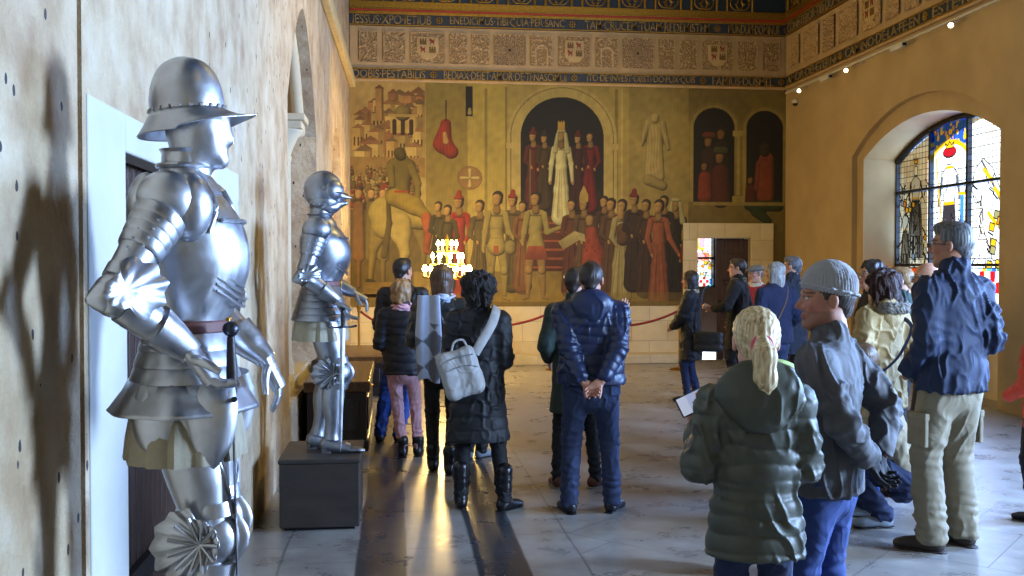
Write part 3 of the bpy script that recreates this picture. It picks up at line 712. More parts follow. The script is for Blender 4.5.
# ------------------------------------------------------------------ frieze bands, carved panels, inscriptions
def to_back(o): o.location = (0, YB, 0); return o
def bands(run, name, mapf):
    """run = length; mapf(s, d, z): s along wall, d out of the wall"""
    out = {}
    def bar(nm, z0, z1, d0, m, lab=None):
        bm = bmesh.new(); v = []
        for a, d_, z in ((0, 0, z0), (0, d0, z0), (0, d0, z1), (0, 0, z1)): v.append((bm.verts.new(mapf(a, d_, z)), bm.verts.new(mapf(run, d_, z))))
        for i in range(4): j = (i+1) % 4; bm.faces.new([v[i][0], v[i][1], v[j][1], v[j][0]])
        bm.faces.new([x[0] for x in v]); bm.faces.new([x[1] for x in v]); return bobj(nm, bm, m, bevel=.006)
    return bar
GLY = 'IESSUSXPOTEBENEDICIMUS'
def lettering(txt, parent, mapM, width, height, m, ext=.006):
    cu = bpy.data.curves.new('lettering', 'FONT'); cu.body = txt; cu.size = 1; cu.extrude = 0; cu.offset = .007; cu.align_x = 'LEFT'; cu.resolution_u = 3; cu.space_character = .92
    o = bpy.data.objects.new('lettering', cu); C.objects.link(o); bpy.context.view_layer.update()
    x0 = min(b[0] for b in o.bound_box); x1 = max(b[0] for b in o.bound_box); y0 = min(b[1] for b in o.bound_box); y1 = max(b[1] for b in o.bound_box)
    dg = bpy.context.evaluated_depsgraph_get(); me = bpy.data.meshes.new_from_object(o.evaluated_get(dg)); bpy.data.objects.remove(o)
    bm = bmesh.new(); bm.from_mesh(me)
    r = bmesh.ops.extrude_face_region(bm, geom=bm.faces[:]); vs = [g for g in r['geom'] if isinstance(g, bmesh.types.BMVert)]
    for v in vs: v.co.z = 1
    for v in bm.verts:
        a = (v.co.x-x0)/(x1-x0)*width; z = (v.co.y-y0)/(y1-y0)*height; v.co = Vector(mapM(a, v.co.z*ext, z))
    return bobj('lettering', bm, m, parent)
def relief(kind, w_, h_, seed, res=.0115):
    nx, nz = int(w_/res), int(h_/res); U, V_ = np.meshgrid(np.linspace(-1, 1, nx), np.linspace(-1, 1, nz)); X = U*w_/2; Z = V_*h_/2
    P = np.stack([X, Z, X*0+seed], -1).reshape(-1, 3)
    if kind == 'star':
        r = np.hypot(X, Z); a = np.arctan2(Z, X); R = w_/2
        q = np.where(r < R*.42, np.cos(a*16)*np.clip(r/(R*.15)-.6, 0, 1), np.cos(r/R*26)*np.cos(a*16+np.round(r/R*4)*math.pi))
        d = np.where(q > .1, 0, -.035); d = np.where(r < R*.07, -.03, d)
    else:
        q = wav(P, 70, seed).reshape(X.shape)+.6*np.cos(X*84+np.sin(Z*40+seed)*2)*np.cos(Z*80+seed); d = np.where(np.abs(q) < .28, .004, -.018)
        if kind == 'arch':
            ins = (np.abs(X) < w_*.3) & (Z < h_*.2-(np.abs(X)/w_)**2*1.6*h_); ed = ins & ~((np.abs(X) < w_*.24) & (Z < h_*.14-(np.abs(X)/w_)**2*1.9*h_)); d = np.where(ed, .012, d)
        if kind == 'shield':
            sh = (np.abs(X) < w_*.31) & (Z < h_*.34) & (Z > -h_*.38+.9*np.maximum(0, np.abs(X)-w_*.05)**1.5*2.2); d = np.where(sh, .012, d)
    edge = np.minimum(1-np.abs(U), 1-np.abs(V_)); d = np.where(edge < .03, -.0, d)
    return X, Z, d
M_panel = mat('pierced_plaster', '#ad8e64', .85, var=.15, vs=9, bump=.2, vcol=True)
M_crestr = mat('crest_red', '#86392a', .7, var=.3, vs=30); M_crestg = mat('crest_gold', '#6e5222', .6, var=.3, vs=30); M_crestw = mat('crest_ground', '#b59866', .7)
def frieze(seq, run, mapf, wall, flip=1):
    """mapf(s, d, z) -> world; seq: (kind, s0, s1)"""
    bar = bands(run, wall, mapf); mn = trim_n
    t = thing('plaster_frieze', 'band of carved plaster panels and painted shields above the %s' % wall, 'frieze', mapf(0, 0, 4.8))
    inv = Vector(t.location)
    def pmap(a, d, z): return tuple(Vector(mapf(a, d, z))-inv)
    b_ = bands(run, wall, pmap)
    g = b_('plaster_ground', 4.82, 5.50, .02, M_plast); g.parent = t
    for i, (k, s0, s1) in enumerate(seq):
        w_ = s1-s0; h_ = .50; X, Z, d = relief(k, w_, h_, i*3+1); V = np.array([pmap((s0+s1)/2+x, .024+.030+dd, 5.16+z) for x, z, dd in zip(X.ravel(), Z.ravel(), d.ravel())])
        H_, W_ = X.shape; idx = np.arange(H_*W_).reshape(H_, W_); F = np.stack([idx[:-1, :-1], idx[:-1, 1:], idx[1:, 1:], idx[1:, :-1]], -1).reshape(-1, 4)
        o = mesh_obj('relief_panel', V, F, M_panel, t, False, np.where(d.ravel()[:, None] < -.012, lin('#54301c') if k == 'star' else lin('#8f7149'), lin('#b89a70')))  # darker recess colour stands in for shaded holes; in stars it is also paint
        if k == 'shield':
            bm = bmesh.new()
            def q(x0, z0, x1, z1, dd=.080):
                bm2 = bm; vs = [bm2.verts.new(pmap((s0+s1)/2+x, dd_, 5.16+z)) for dd_ in (.05, dd) for x, z in ((x0, z0), (x1, z0), (x1, z1), (x0, z1))]
                for f in ((0, 1, 2, 3), (4, 5, 6, 7), (0, 1, 5, 4), (1, 2, 6, 5), (2, 3, 7, 6), (3, 0, 4, 7)): bm2.faces.new([vs[j] for j in f])
            w2 = w_*.27; q(-w2, -.12, w2, .17, .072); q(-w2*.7, -.17, w2*.7, -.12, .072); bobj('shield_ground', bm, M_crestw, o)
            # castles (gold) and lions (red) in the quarters
            for cx, cz, m_, lion in ((-1, 1, M_crestg, 0), (1, -1, M_crestg, 0), (1, 1, M_crestr, 1), (-1, -1, M_crestr, 1)):
                bm = bmesh.new(); x = cx*w2*.5; z = .03+cz*.065; a = w2*.36
                if not lion:
                    q(x-a, z-.05, x+a, z+.015); [q(x+j*a*.75-a*.22, z+.01, x+j*a*.75+a*.22, z+.05) for j in (-1, 0, 1)]
                else:
                    q(x-a*.5, z-.02, x+a*.5, z+.025); q(x-a*.9, z+.01, x-a*.3, z+.05); q(x-a*.7, z-.05, x-a*.45, z-.01); q(x+a*.3, z-.05, x+a*.55, z-.01); q(x+a*.5, z+.01, x+a*.7, z+.05)
                bobj('lion_charge' if lion else 'castle_charge', bm, m_, o)
    for nm, z0, z1, hgt, lab, txts in (('inscription_band', 4.64, 4.81, .135, 'lower', txt_low), ('inscription_band', 5.51, 5.70, .15, 'upper', txt_up)):
        b2 = thing(nm, 'blue and gold Gothic inscription band, the %s one on the %s' % (lab, wall), 'inscription', mapf(0, 0, z0)); iv = Vector(b2.location)
        def bmap(a, d, z): return tuple(Vector(mapf(a, d, z))-iv)
        bands(run, wall, bmap)('band_board', z0, z1, .05, M_blue).parent = b2
        for e0, e1 in ((z0-.004, z0+.014), (z1-.014, z1+.004)): bands(run, wall, bmap)('gilt_edge', e0, e1, .062, M_gold).parent = b2
        for tx, a, b in txts:
            if a >= run: continue
            lettering(tx, b2, lambda s_, d_, z_: bmap(a+s_, .05+d_, z0+(z1-z0-hgt)/2+z_), b-a, hgt, M_letter, .009)
            # rosette between the words
            mbx = MB(); cc = b+.13
            for k in range(8):
                an = k*math.pi/4; mbx.ball(bmap(cc+.045*math.cos(an), .055, (z0+z1)/2+.045*math.sin(an)), .016, 6)
            mbx.ball(bmap(cc, .055, (z0+z1)/2), .02, 8); mbx.build('rosette', M_gold, b2)
    for (z0, z1, d0, m_) in ((5.70, 5.735, .07, M_gold), (5.735, 5.765, .08, M_red), (5.765, 5.785, .075, M_gold), (5.785, 5.90, .06, M_gold), (5.90, 6.6, .03, M_navy), (4.60, 4.64, .05, M_plast)):
        trim_n[0] += 1; struct(bar('trim_%d' % trim_n[0], z0, z1, d0, m_))
    # blind arcade with gilt scrollwork above
    ar = thing('gilt_arcade', 'dark blue arcade with gilt scrollwork at the top of the %s' % wall, 'ornament', mapf(0, 0, 5.9)); iv = Vector(ar.location)
    def amap(a, d, z): return tuple(Vector(mapf(a, d, z))-iv)
    p_ = .62; nn = int(run/p_)
    for k in range(nn+1):
        a0 = k*p_+.1; mbx = MB()
        if a0+.5 > run: break
        for ax in (a0, a0+.44): mbx = MB(); mbx.tube([amap(ax, .05, 5.9), amap(ax, .05, 6.25), amap(ax, .05, 6.6)], [.022]*3, seg=8, sub=1); mbx.build('arcade_post', M_gold, ar)
        mbx = MB()
        cx = a0+.22
        for s_ in (-1, 1):
            mbx.tube([amap(cx, .05, 5.93), amap(cx+s_*.09, .05, 5.93), amap(cx+s_*.16, .05, 6.0), amap(cx+s_*.15, .05, 6.1), amap(cx+s_*.06, .05, 6.13), amap(cx+s_*.03, .05, 6.05), amap(cx+s_*.09, .05, 6.02)], [.012]*7, seg=6, sub=3)
            mbx.tube([amap(cx+s_*.02, .05, 5.95), amap(cx+s_*.06, .05, 6.0), amap(cx+s_*.02, .05, 6.1), amap(cx+s_*.1, .05, 6.2), amap(cx+s_*.12, .05, 6.3)], [.012, .02, .012, .018, .008], seg=6, sub=3)
        mbx.build('scrollwork', M_gold, ar)
trim_n = [10]
txt_up = [('IESSUS·XPO·IETIUB', .05, 1.32), ('ENEDICIMUS·TIBI·QUIA·PER·SANC', 1.62, 3.52), ('TAM·CRUCEM·TUAM·REDEMISTI·M', 3.86, 6.0), ('MUNDUM·DOMINUS', 6.32, 7.22)]
txt_low = [('DOBIS·PESTABILIS', .05, 1.22), ('BEDIAX·DEIET·AMOR·DE·TI·NASCIMUI', 1.52, 3.55), ('ITO·DE·INVEST·OBSTI·DO·PUX·QUIS', 3.9, 5.75), ('FAMIUS·DUSMEL', 6.05, 7.12)]
def PXs(px): 
    a = math.atan((px-512)/1000)+math.radians(6.67); return YB*math.tan(a)-XL
seq_b = [(k, round(PXs(a)+.0, 3), round(PXs(b), 3)) for k, a, b in [('v', 360, 378), ('v', 384, 405.5), ('shield', 411, 445), ('v', 450, 467), ('v', 472, 489), ('star', 494, 525), ('arch', 530, 552),
         ('shield', 558, 589), ('arch', 595, 617), ('star', 621.5, 652), ('v', 657, 673), ('v', 678, 695.5), ('shield', 700.5, 731), ('v', 736, 755), ('v', 760.5, 777)]]
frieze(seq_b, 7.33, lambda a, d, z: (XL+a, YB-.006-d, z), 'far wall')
seq_r = []; a = .22; kinds = ['v', 'v2', 'star2', 'v2', 'shield', 'v', 'arch', 'star', 'v', 'v', 'shield', 'v', 'v']
for k in kinds:
    wd = {'v': .36, 'v2': .62, 'star2': .42, 'shield': .56, 'arch': .38, 'star': .54}[k]; seq_r.append((k.rstrip('2'), a, a+wd)); a += wd+.14
txt_up = [('CONFITEBOR·TIBI·DOMINE', .1, 2.3), ('IN·GENTIBUS·NOMINI', 2.6, 4.6), ('TUO·PSALMUM·DICAM', 4.9, 6.9)]
txt_low = [('AMOR·DEI·ETERNI', .1, 2.0), ('CAMINO·DE·LA·FE·EN', 2.3, 4.4), ('ESTE·REINO·SEA', 4.7, 6.7)]
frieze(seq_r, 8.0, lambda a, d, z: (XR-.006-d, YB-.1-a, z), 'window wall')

# ------------------------------------------------------------------ stained glass
M_glass = bpy.data.materials.new('stained_glass'); n_ = N(M_glass); n_.t.nodes.remove(n_.b)
tr = n_.n('ShaderNodeBsdfTransparent'); vc = n_.n('ShaderNodeVertexColor', layer_name='Col'); n_.l(vc, tr)
gl = n_.n('ShaderNodeBsdfGlossy'); gl.inputs['Roughness'].default_value = .15; mx = n_.n('ShaderNodeMixShader'); mx.inputs[0].default_value = .04
n_.t.links.new(tr.outputs[0], mx.inputs[1]); n_.t.links.new(gl.outputs[0], mx.inputs[2]); n_.t.links.new(mx.outputs[0], n_.out.inputs[0])
def glass_art(w_, h_, seed, scene_no, res=26):
    """coloured quarries and lead lines with a generic crowned figure; units are cm*4"""
    W_, H_ = 100, 100*h_/w_; g = Paint(W_, H_, 2.4, '#f4f4ee'); r = random.Random(seed)
    lead = '#141318'
    for i in range(11):
        for j in range(int(H_/9)+1):
            c = r.choice(['#ffffff', '#f6f4ea', '#e6e2d2', '#ffffff', '#dfe6ee', '#ecd8c4']); g.rect(i*9.4, j*9, i*9.4+9.4, j*9+9, c)
    for i in range(12): g.rect(i*9.4-.5, 0, i*9.4+.5, H_, lead)
    for j in range(int(H_/9)+2): g.rect(0, j*9-.5, W_, j*9+.5, lead)
    def L(x0, y0, x1, y1, t=.8, c=lead): 
        dx, dy = x1-x0, y1-y0; l = math.hypot(dx, dy)+1e-6; nx, ny = -dy/l*t, dx/l*t; g.poly([(x0+nx, y0+ny), (x1+nx, y1+ny), (x1-nx, y1-ny), (x0-nx, y0-ny)], c)
    def pane(pts, c): 
        g.poly(pts, c); [L(*pts[i], *pts[(i+1) % len(pts)], .9) for i in range(len(pts))]
    def person(x, f, u, robe, sh, hat):
        pane([(x-14*u, f), (x+15*u, f), (x+9*u, f-58*u), (x-9*u, f-58*u)], robe)
        for k in range(-4, 5): L(x+k*1.9*u, f-56*u, x+k*3.3*u, f, .9*u)
        pane([(x-9*u, f-58*u), (x+9*u, f-58*u), (x+14*u, f-84*u), (x+4*u, f-92*u), (x-4*u, f-92*u), (x-14*u, f-84*u)], sh)
        L(x-14*u, f-84*u, x-20*u, f-56*u, 2*u); L(x+14*u, f-84*u, x+20*u, f-58*u, 2*u); L(x-9*u, f-59*u, x+9*u, f-59*u, 1.5*u, '#d9a616')
        pane([(x-5*u, f-94*u), (x+5*u, f-94*u), (x+5*u, f-108*u), (x-5*u, f-108*u)], '#f3efe6')
        if hat == 'red': g.disc(x, f-111*u, 11*u, 5*u, lead); g.disc(x, f-112*u, 10*u, 4.4*u, '#a81420')
        pane([(x-5*u, f-112*u), (x-6*u, f-121*u), (x-2*u, f-117*u), (x, f-123*u), (x+2*u, f-117*u), (x+6*u, f-121*u), (x+5*u, f-112*u)], '#e0ac1c')
    def robe(x, f, u, c0, c1, n=9):
        pane([(x-17*u, f), (x+17*u, f), (x+10*u, f-60*u), (x-10*u, f-60*u)], c0)
        for k in range(n): q = -1+2*k/(n-1); L(x+q*9*u, f-58*u, x+q*15*u+r.uniform(-2, 2), f, (1.6 if k % 2 else .9)*u, c1)
    if scene_no == 0:
        g.rect(0, H_*.28, W_, H_*.80, '#c9c6c0', a=.35)
        robe(56, H_*.74, 1.5, '#b9bcc6', '#26262c'); person(56, H_*.62, 1.05, '#9a9ca8', '#c4c8d0', 'crown'); robe(24, H_*.79, .9, '#8e8a84', '#222226'); person(24, H_*.72, .7, '#a6a296', '#b7bcc2', 'crown')
        for i in range(70): x = r.uniform(2, 98); y = r.uniform(H_*.30, H_*.80); a = r.uniform(.6, 2.4); L(x, y, x+18*math.cos(a), y+18*math.sin(a), r.uniform(.7, 1.7))
        for i in range(9): x = r.uniform(10, 86); y = r.uniform(H_*.3, H_*.75); pane([(x, y), (x+8, y+3), (x+6, y+11), (x-2, y+9)], r.choice(['#d8a31a', '#c97618', '#caa630', '#7c94bc']))
    if scene_no == 1:
        a = np.linspace(math.pi, 2*math.pi, 24); g.rect(0, 0, W_, 44, '#1f4fa4')
        for i in range(60): x = r.uniform(0, 100); y = r.uniform(8, 44); g.disc(x, y, 3.2, 4.2, r.choice(['#163f94', '#d8a414', '#dcb022', '#c48414', '#1d58b0']))
        g.poly([(50+54*math.cos(t), 76+36*math.sin(t)) for t in a], '#ecebe6')
        for i in range(len(a)-1): L(50+54*math.cos(a[i]), 74+36*math.sin(a[i]), 50+54*math.cos(a[i+1]), 74+36*math.sin(a[i+1]), 3.6, '#d09c10')
        robe(50, H_*.74, 1.45, '#a49c9c', '#302a2e', 11); pane([(36, H_*.45), (64, H_*.45), (72, H_*.30), (58, H_*.26), (42, H_*.26), (28, H_*.30)], '#c9cdd4')
        L(30, H_*.31, 20, H_*.47, 3.2, '#55565e'); L(70, H_*.31, 80, H_*.44, 3.2, '#55565e'); L(36, H_*.455, 64, H_*.455, 2.6, '#cf9a10'); L(40, H_*.265, 60, H_*.265, 2.4, '#cf9a10')
        pane([(43, H_*.25), (57, H_*.25), (58, H_*.195), (42, H_*.195)], '#e6ddd0'); g.disc(50, H_*.185, 19, 9, lead); g.disc(50, H_*.18, 17.5, 8, '#a01420'); pane([(41, H_*.165), (38, H_*.135), (45, H_*.15), (50, H_*.128), (55, H_*.15), (62, H_*.135), (59, H_*.165)], '#d8a414')
        L(12, H_*.2, 34, H_*.66, 1.9, '#c8920e'); L(85, H_*.40, 85, H_*.66, 5, '#3a78cc'); L(76, H_*.41, 94, H_*.41, 2.4, '#cf9a10')
        for i in range(26): x = r.uniform(2, 98); y = r.uniform(H_*.3, H_*.78); a_ = r.uniform(.9, 2.2); L(x, y, x+13*math.cos(a_), y+13*math.sin(a_), r.uniform(.6, 1.3))
    if scene_no == 2:
        pane([(6, H_*.40), (14, H_*.30), (34, H_*.25), (56, H_*.30), (80, H_*.44), (98, H_*.62), (96, H_*.76), (60, H_*.76), (36, H_*.60), (30, H_*.46), (16, H_*.47)], '#e9e8e6')
        for i in range(20): x = 30+i*3.2; y = H_*.26+i*4.2; L(x, y, x+13, y+15, 2.0, '#4a4a52')
        for i in range(34): x = r.uniform(2, 98); y = r.uniform(H_*.32, H_*.79); a_ = r.uniform(.3, 2.4); L(x, y, x+16*math.cos(a_), y+16*math.sin(a_), r.uniform(.7, 1.7))
        for p in ((34, .30), (46, .52), (70, .56), (60, .40)): L(p[0], H_*p[1], p[0]+24, H_*(p[1]+.07), 3.4, '#d39c0e')
        for i in range(9): x = r.uniform(44, 86); y = r.uniform(H_*.45, H_*.76); pane([(x, y), (x+12, y+3), (x+9, y+14), (x-3, y+11)], r.choice(['#d29c14', '#cfa62a', '#b87414', '#8a8050']))
    # base row: coats of arms and foliage
    y0 = H_*.80
    g.rect(0, y0-1.6, W_, y0, lead); pal = ['#1f5fae', '#49a6b8', '#e7e9e4', '#3f8f6a', '#d7b02a', '#ffffff', '#bcd6e6'] if scene_no else ['#e9531c', '#e8b020', '#d83a1c', '#f0c23a', '#c42c1a']
    for i in range(9):
        for j in range(4): g.rect(i*11.5, y0+j*H_*.05, i*11.5+10.6, y0+(j+1)*H_*.05-.8, r.choice(pal))
    if scene_no == 2:
        for i in range(4):
            for j in range(3): g.rect(28+i*13, y0+4+j*H_*.055, 39+i*13, y0+4+(j+1)*H_*.055-1, ['#c4161c', '#f4f0e6'][(i+j) % 2])
    return g
def window_light(y0, y1, z0, fn_top, x, art, parent):
    H_, W_ = art.H, art.W
    def fn(u, v): 
        Y = y1-u*(y1-y0); return np.stack([np.full(len(u), x), Y, 3.56-v*(3.56-z0)], 1)
    o = art.mesh('pane', M_glass, fn, .05, parent)
    bm = bmesh.new(); bm.from_mesh(o.data); bmesh.ops.delete(bm, geom=[v for v in bm.verts if v.co.z > fn_top(v.co.y)+.03], context='VERTS'); bm.to_mesh(o.data); bm.free(); return o
def arc_top(y, y0=10.50, y1=13.78, spring=3.14, apex=3.56):
    c = (y0+y1)/2; hw = (y1-y0)/2; rise = apex-spring; R = (hw*hw+rise*rise)/(2*rise); return apex-R+math.sqrt(max(0, R*R-(y-c)**2))
wn = thing('window_1', 'arched stained glass window with crowned figures in the right wall', 'window', (0, 0, 0)); struct(wn)
xg = 7.24
edges_y = [13.78, 12.87, 11.97, 11.07, 10.50]
for i in range(4):
    window_light(edges_y[i+1]+.02, edges_y[i]-.02, 1.08, arc_top, xg, glass_art(.86, 2.48, 20+i, [0, 1, 2, 0][i]), wn)
mb = MB()
for y in edges_y: mb.box((xg-.03, y-.022, 1.05), (xg+.03, y+.022, arc_top(y)+.01))
for z in (1.06, 1.62, 2.66): mb.box((xg-.035, 10.50, z-.018), (xg+.035, 13.78, z+.018))
mb.tube([(xg, y, arc_top(y)-.03) for y in np.linspace(10.50, 13.78, 15)], [(.05, .05)]*15, seg=8, sub=1); mb.build('window_frame', M_iron, wn, False)
bm = bmesh.new(); box(bm, (7.12, 10.50, 0), (7.6, 13.78, 1.05)); struct(bobj('trim_40', bm, M_reveal))
bm = bmesh.new(); box(bm, (6.98, 10.50, 1.05), (7.6, 13.78, 1.09)); struct(bobj('trim_41', bm, M_reveal, bevel=.01))
# the stained window seen through the far doorway
wn2 = thing('window_2', 'small stained glass window glimpsed through the far doorway', 'window', (0, 0, 0)); struct(wn2)
g = glass_art(.5, 1.1, 77, 2)
g.rect(10, 30, 60, 80, '#d7a21c', a=.8); g.rect(20, 90, 80, 120, '#c8403a', a=.7); g.rect(40, 20, 80, 70, '#c77ab8', a=.6)
g.mesh('pane', M_glass, lambda u, v: np.stack([5.5+u*.48, np.full(len(u), 18.3), 2.3-v*1.1], 1), .05, wn2)
mb = MB()
for z in (1.2, 1.75, 2.3): mb.box((5.5, 18.27, z-.02), (5.98, 18.33, z+.02))
for x in (5.5, 5.98): mb.box((x-.02, 18.27, 1.2), (x+.02, 18.33, 2.3))
mb.build('window_frame', M_iron, wn2, False)

# ------------------------------------------------------------------ lighting rail on the right wall
M_white = mat('white_metal', '#c9c4b4', .5, bump=0); M_lampon = mat('lit_lamp', '#fff2d0', .3, emit=7, bump=0, var=0)
t = thing('lighting_rail', 'thin pale lighting rail running under the frieze of the window wall', 'rail', (6.52, 10, 4.5))
mb = MB(); mb.box((-.012, -1.5, -.012), (.012, 6.2, .012)); mb.build('rail', M_white, t, False)
mb = MB()
for y in np.arange(-1.2, 6.1, 1.2): mb.box((0, y-.01, -.008), (.12, y+.01, .008))
mb.build('rail_bracket', M_white, t, False)
for y, pos in ((15.6, 'smallest, nearest the far corner'), (13.9, 'second from the far corner'), (11.15, 'above the near side of the arched window')):
    t = thing('spotlight', 'lit white spotlight on the wall rail, ' + pos, 'spotlight', (6.5, y, 4.44), 0, 'spotlights on the wall rail'); t.scale = (.62,)*3
    Mx = Vector((-.55, -.75, -.35)).to_track_quat('Z', 'Y').to_matrix().to_4x4()
    mb = MB(); mb.lathe([(.03, -.14), (.045, -.12), (.05, 0), (.056, .02)], 16, M=Mx, caps=(True, False)); mb.build('housing', M_white, t)
    mb = MB(); mb.lathe([(.048, .012), (.03, .02), (.004, .022)], 16, M=Mx); mb.build('lens', M_lampon, t)
    mb = MB(); mb.tube([(0, 0, 0), (.01, .01, .06)], [.01, .01], sub=1); mb.build('mount', M_white, t)
for y, pos in ((14.6, 'between the two far spotlights'), (12.4, 'above the far half of the arched window')):
    t = thing('rail_transformer', 'pale box on the lighting rail, ' + pos, 'transformer', (6.5, y, 4.46), 0, 'transformers on the lighting rail')
    mb = MB(); mb.box((-.03, -.16, -.04), (.03, .16, .03)); mb.build('box_body', M_white, t, False, bevel=.006)
    mb = MB(); mb.box((-.02, -.19, -.02), (.02, -.16, .01)); mb.build('end_cap', M_iron, t, False)
t = thing('security_camera', 'small dark dome camera high on the window wall near the far corner', 'camera', (6.6, 16.0, 4.30))
mb = MB(); mb.lathe([(.06, .05), (.06, .02), (.045, 0)], 16); mb.build('base', M_white, t)
mb = MB(); mb.ball((0, 0, 0), .045, 12); mb.build('dome', M_iron, t)
mb = MB(); mb.box((-.02, -.03, .04), (.05, .03, .07)); mb.build('bracket', M_white, t, False)

# ------------------------------------------------------------------ candelabrum
M_flame = mat('candle_bulb', '#ffd27a', .3, emit=75, bump=0, var=0); M_wax = mat('wax', '#e8cf8a', .5, bump=0); M_brass = mat('brass', '#b08434', .3, .9, bump=.2)
cx, cy = .74, 14.3
t = thing('candelabrum', 'tall three tiered standing candelabrum with glowing candles before the wall painting', 'candelabrum', (cx, cy, 0))
mb = MB(); mb.lathe([(.02, 0), (.26, 0), (.26, .03), (.1, .07), (.04, .14), (.03, .5), (.05, .55), (.028, .62), (.022, 1.2), (.045, 1.26), (.02, 1.34), (.016, 1.95), (.03, 1.98), (.004, 2.06)], 24); mb.build('stem', M_brass, t)
for z, R, nb in ((1.44, .33, 16), (1.62, .22, 9), (1.80, .13, 6)):
    mb = MB(); mb.tube([(R*math.cos(a), R*math.sin(a), z) for a in np.linspace(0, 6.283, 33)], [(.012, .012)]*33, seg=8, sub=1)
    for k in range(4): a = k*math.pi/2+.3; mb.tube([(0, 0, z-.04), (R*math.cos(a), R*math.sin(a), z)], [.008, .008], seg=6, sub=1)
    for k in range(nb): a = k*2*math.pi/nb; mb.lathe([(.012, z), (.03, z+.012), (.032, z+.018), (.012, z+.02)], 10, c=(R*math.cos(a), R*math.sin(a), 0))
    mb.build('tier_ring', M_brass, t)
    for k in range(nb):
        a = k*2*math.pi/nb; x, y = R*math.cos(a), R*math.sin(a)
        mb = MB(); mb.lathe([(.011, z+.018), (.011, z+.09)], 8, c=(x, y, 0)); cd = mb.build('candle', M_wax, t)
        mb = MB(); mb.lathe([(.010, z+.09), (.024, z+.108), (.026, z+.128), (.014, z+.155), (.002, z+.178)], 8, c=(x, y, 0)); mb.build('flame', M_flame, cd)
light('candelabrum_glow', 'POINT', (cx, cy, 1.72), 380, (1, .70, .26), size=.24)

# ------------------------------------------------------------------ rope barrier
M_rope = mat('red_rope', '#7c1c22', .7, bs=150, bump=.5); M_darkm = mat('dark_metal', '#3a332a', .4, .8)
def stanchion(x, y, where):
    t = thing('barrier_post', 'brass barrier post, ' + where, 'barrier post', (x, y, 0), 0, 'rope barrier posts')
    mb = MB(); mb.lathe([(.01, 0), (.16, 0), (.16, .015), (.13, .035), (.03, .05)], 24); mb.build('base', M_brass, t)
    mb = MB(); mb.lathe([(.02, .05), (.02, .90), (.03, .91), (.03, .93)], 16); mb.build('post', M_brass, t)
    mb = MB(); mb.lathe([(.018, .93), (.034, .95), (.038, .975), (.028, 1.0), (.005, 1.01)], 16); mb.build('finial', M_brass, t)
def rope(a, b, where):
    mb = MB(); a = Vector(a); b = Vector(b); P = []
    for i in range(25):
        u = i/24; p = a.lerp(b, u); p.z -= .46*4*u*(1-u)*.5*1.0+.0; P.append(tuple(p))
    mb.tube(P, [.019]*25, seg=10, sub=1); o = mb.build('barrier_rope', M_rope); tag(o, 'red rope hanging in a curve, ' + where, 'rope', 'red barrier ropes')
st = [(-.55, 15.45), (.55, 15.42), (2.46, 15.22), (4.36, 15.0)]
for (x, y), wv_ in zip(st, ('near the left corner of the far wall', 'behind the candelabrum', 'behind the man in the navy puffer jacket', 'left of the woman with the shoulder bag')): stanchion(x, y, wv_)
for i in range(3): rope((st[i][0]+.03, st[i][1], .91), (st[i+1][0]-.03, st[i+1][1], .91), ('beside the lectern at the left', 'between the candelabrum and the man in navy', 'below the right half of the painting')[i])

# ------------------------------------------------------------------ lectern, chests, plinths
t = thing('lectern', 'slanted dark information panel on thin tripod legs below the painted horse', 'lectern', (-.23, 15.0, 0))
mb = MB(); Mx = Matrix.Translation((0, 0, 1.26)) @ Matrix.Rotation(math.radians(28), 4, 'X'); mb.box((-.24, -.20, -.012), (.24, .20, .012), Mx); mb.build('panel', mat('lectern_panel', '#54452a', .35, var=.4, vs=9), t, False, bevel=.004)
mb = MB(); mb.box((-.25, -.21, -.02), (.25, -.195, .03), Mx); mb.build('panel_lip', M_darkm, t, False)
mb = MB(); mb.tube([(0, 0, .62), (0, 0, 1.26)], [.014, .014], sub=1); mb.build('post', M_darkm, t)
for a in (.4, 2.5, 4.6):
    mb = MB(); mb.tube([(0, 0, .68), (.20*math.cos(a), .20*math.sin(a), .008)], [.009, .007], sub=1, seg=8); mb.build('leg', M_darkm, t)
def chest(x0, x1, y0, y1, h, label):
    t = thing('wooden_chest', label, 'chest', ((x0+x1)/2, (y0+y1)/2, 0), 0, 'old chests along the left wall'); W_, D_ = x1-x0, y1-y0; a, b = W_/2, D_/2
    mb = MB(); mb.box((-a, -b, .09), (a, b, h-.09)); mb.build('chest_body', M_chest, t, False, bevel=.008)
    mb = MB(); mb.box((-a-.02, -b-.02, 0), (a+.02, b+.02, .1)); mb.build('plinth_moulding', M_chest, t, False, bevel=.015)
    mb = MB(); mb.box((-a-.025, -b-.03, h-.09), (a+.03, b+.03, h)); mb.build('lid', mat('chest_lid', '#5a4024', .22, var=.35, vs=6, bump=.3, stretch=(8, 1, 8)), t, False, bevel=.012)
    for k in range(4):
        y = -b+.12+k*(D_-.24)/4; mb = MB(); w_ = (D_-.24)/4-.1
        mb.box((a-.002, y, .17), (a+.016, y+w_, h-.15)); mb.build('carved_panel', M_chest, t, False, bevel=.012)
    mb = MB(); mb.box((-a+.06, -b-.014, .17), (a-.06, -b+.002, h-.15)); mb.build('end_panel', M_chest, t, False, bevel=.012)
    mb = MB(); mb.box((a, -.05, h-.2), (a+.022, .05, h-.08)); mb.ball((a+.026, 0, h-.14), .016, 8); mb.build('lock_plate', M_brass, t, False)
chest(-.76, -.25, 8.75, 10.6, .61, 'long dark carved wooden chest just behind the farther armor')
chest(-.68, -.13, 12.45, 14.2, .49, 'low dark wooden chest farthest along the left wall')
M_plinth = mat('plinth_wood', '#352e29', .42, var=.3, vs=4, bump=.3, bs=20, stretch=(1, 1, 3))
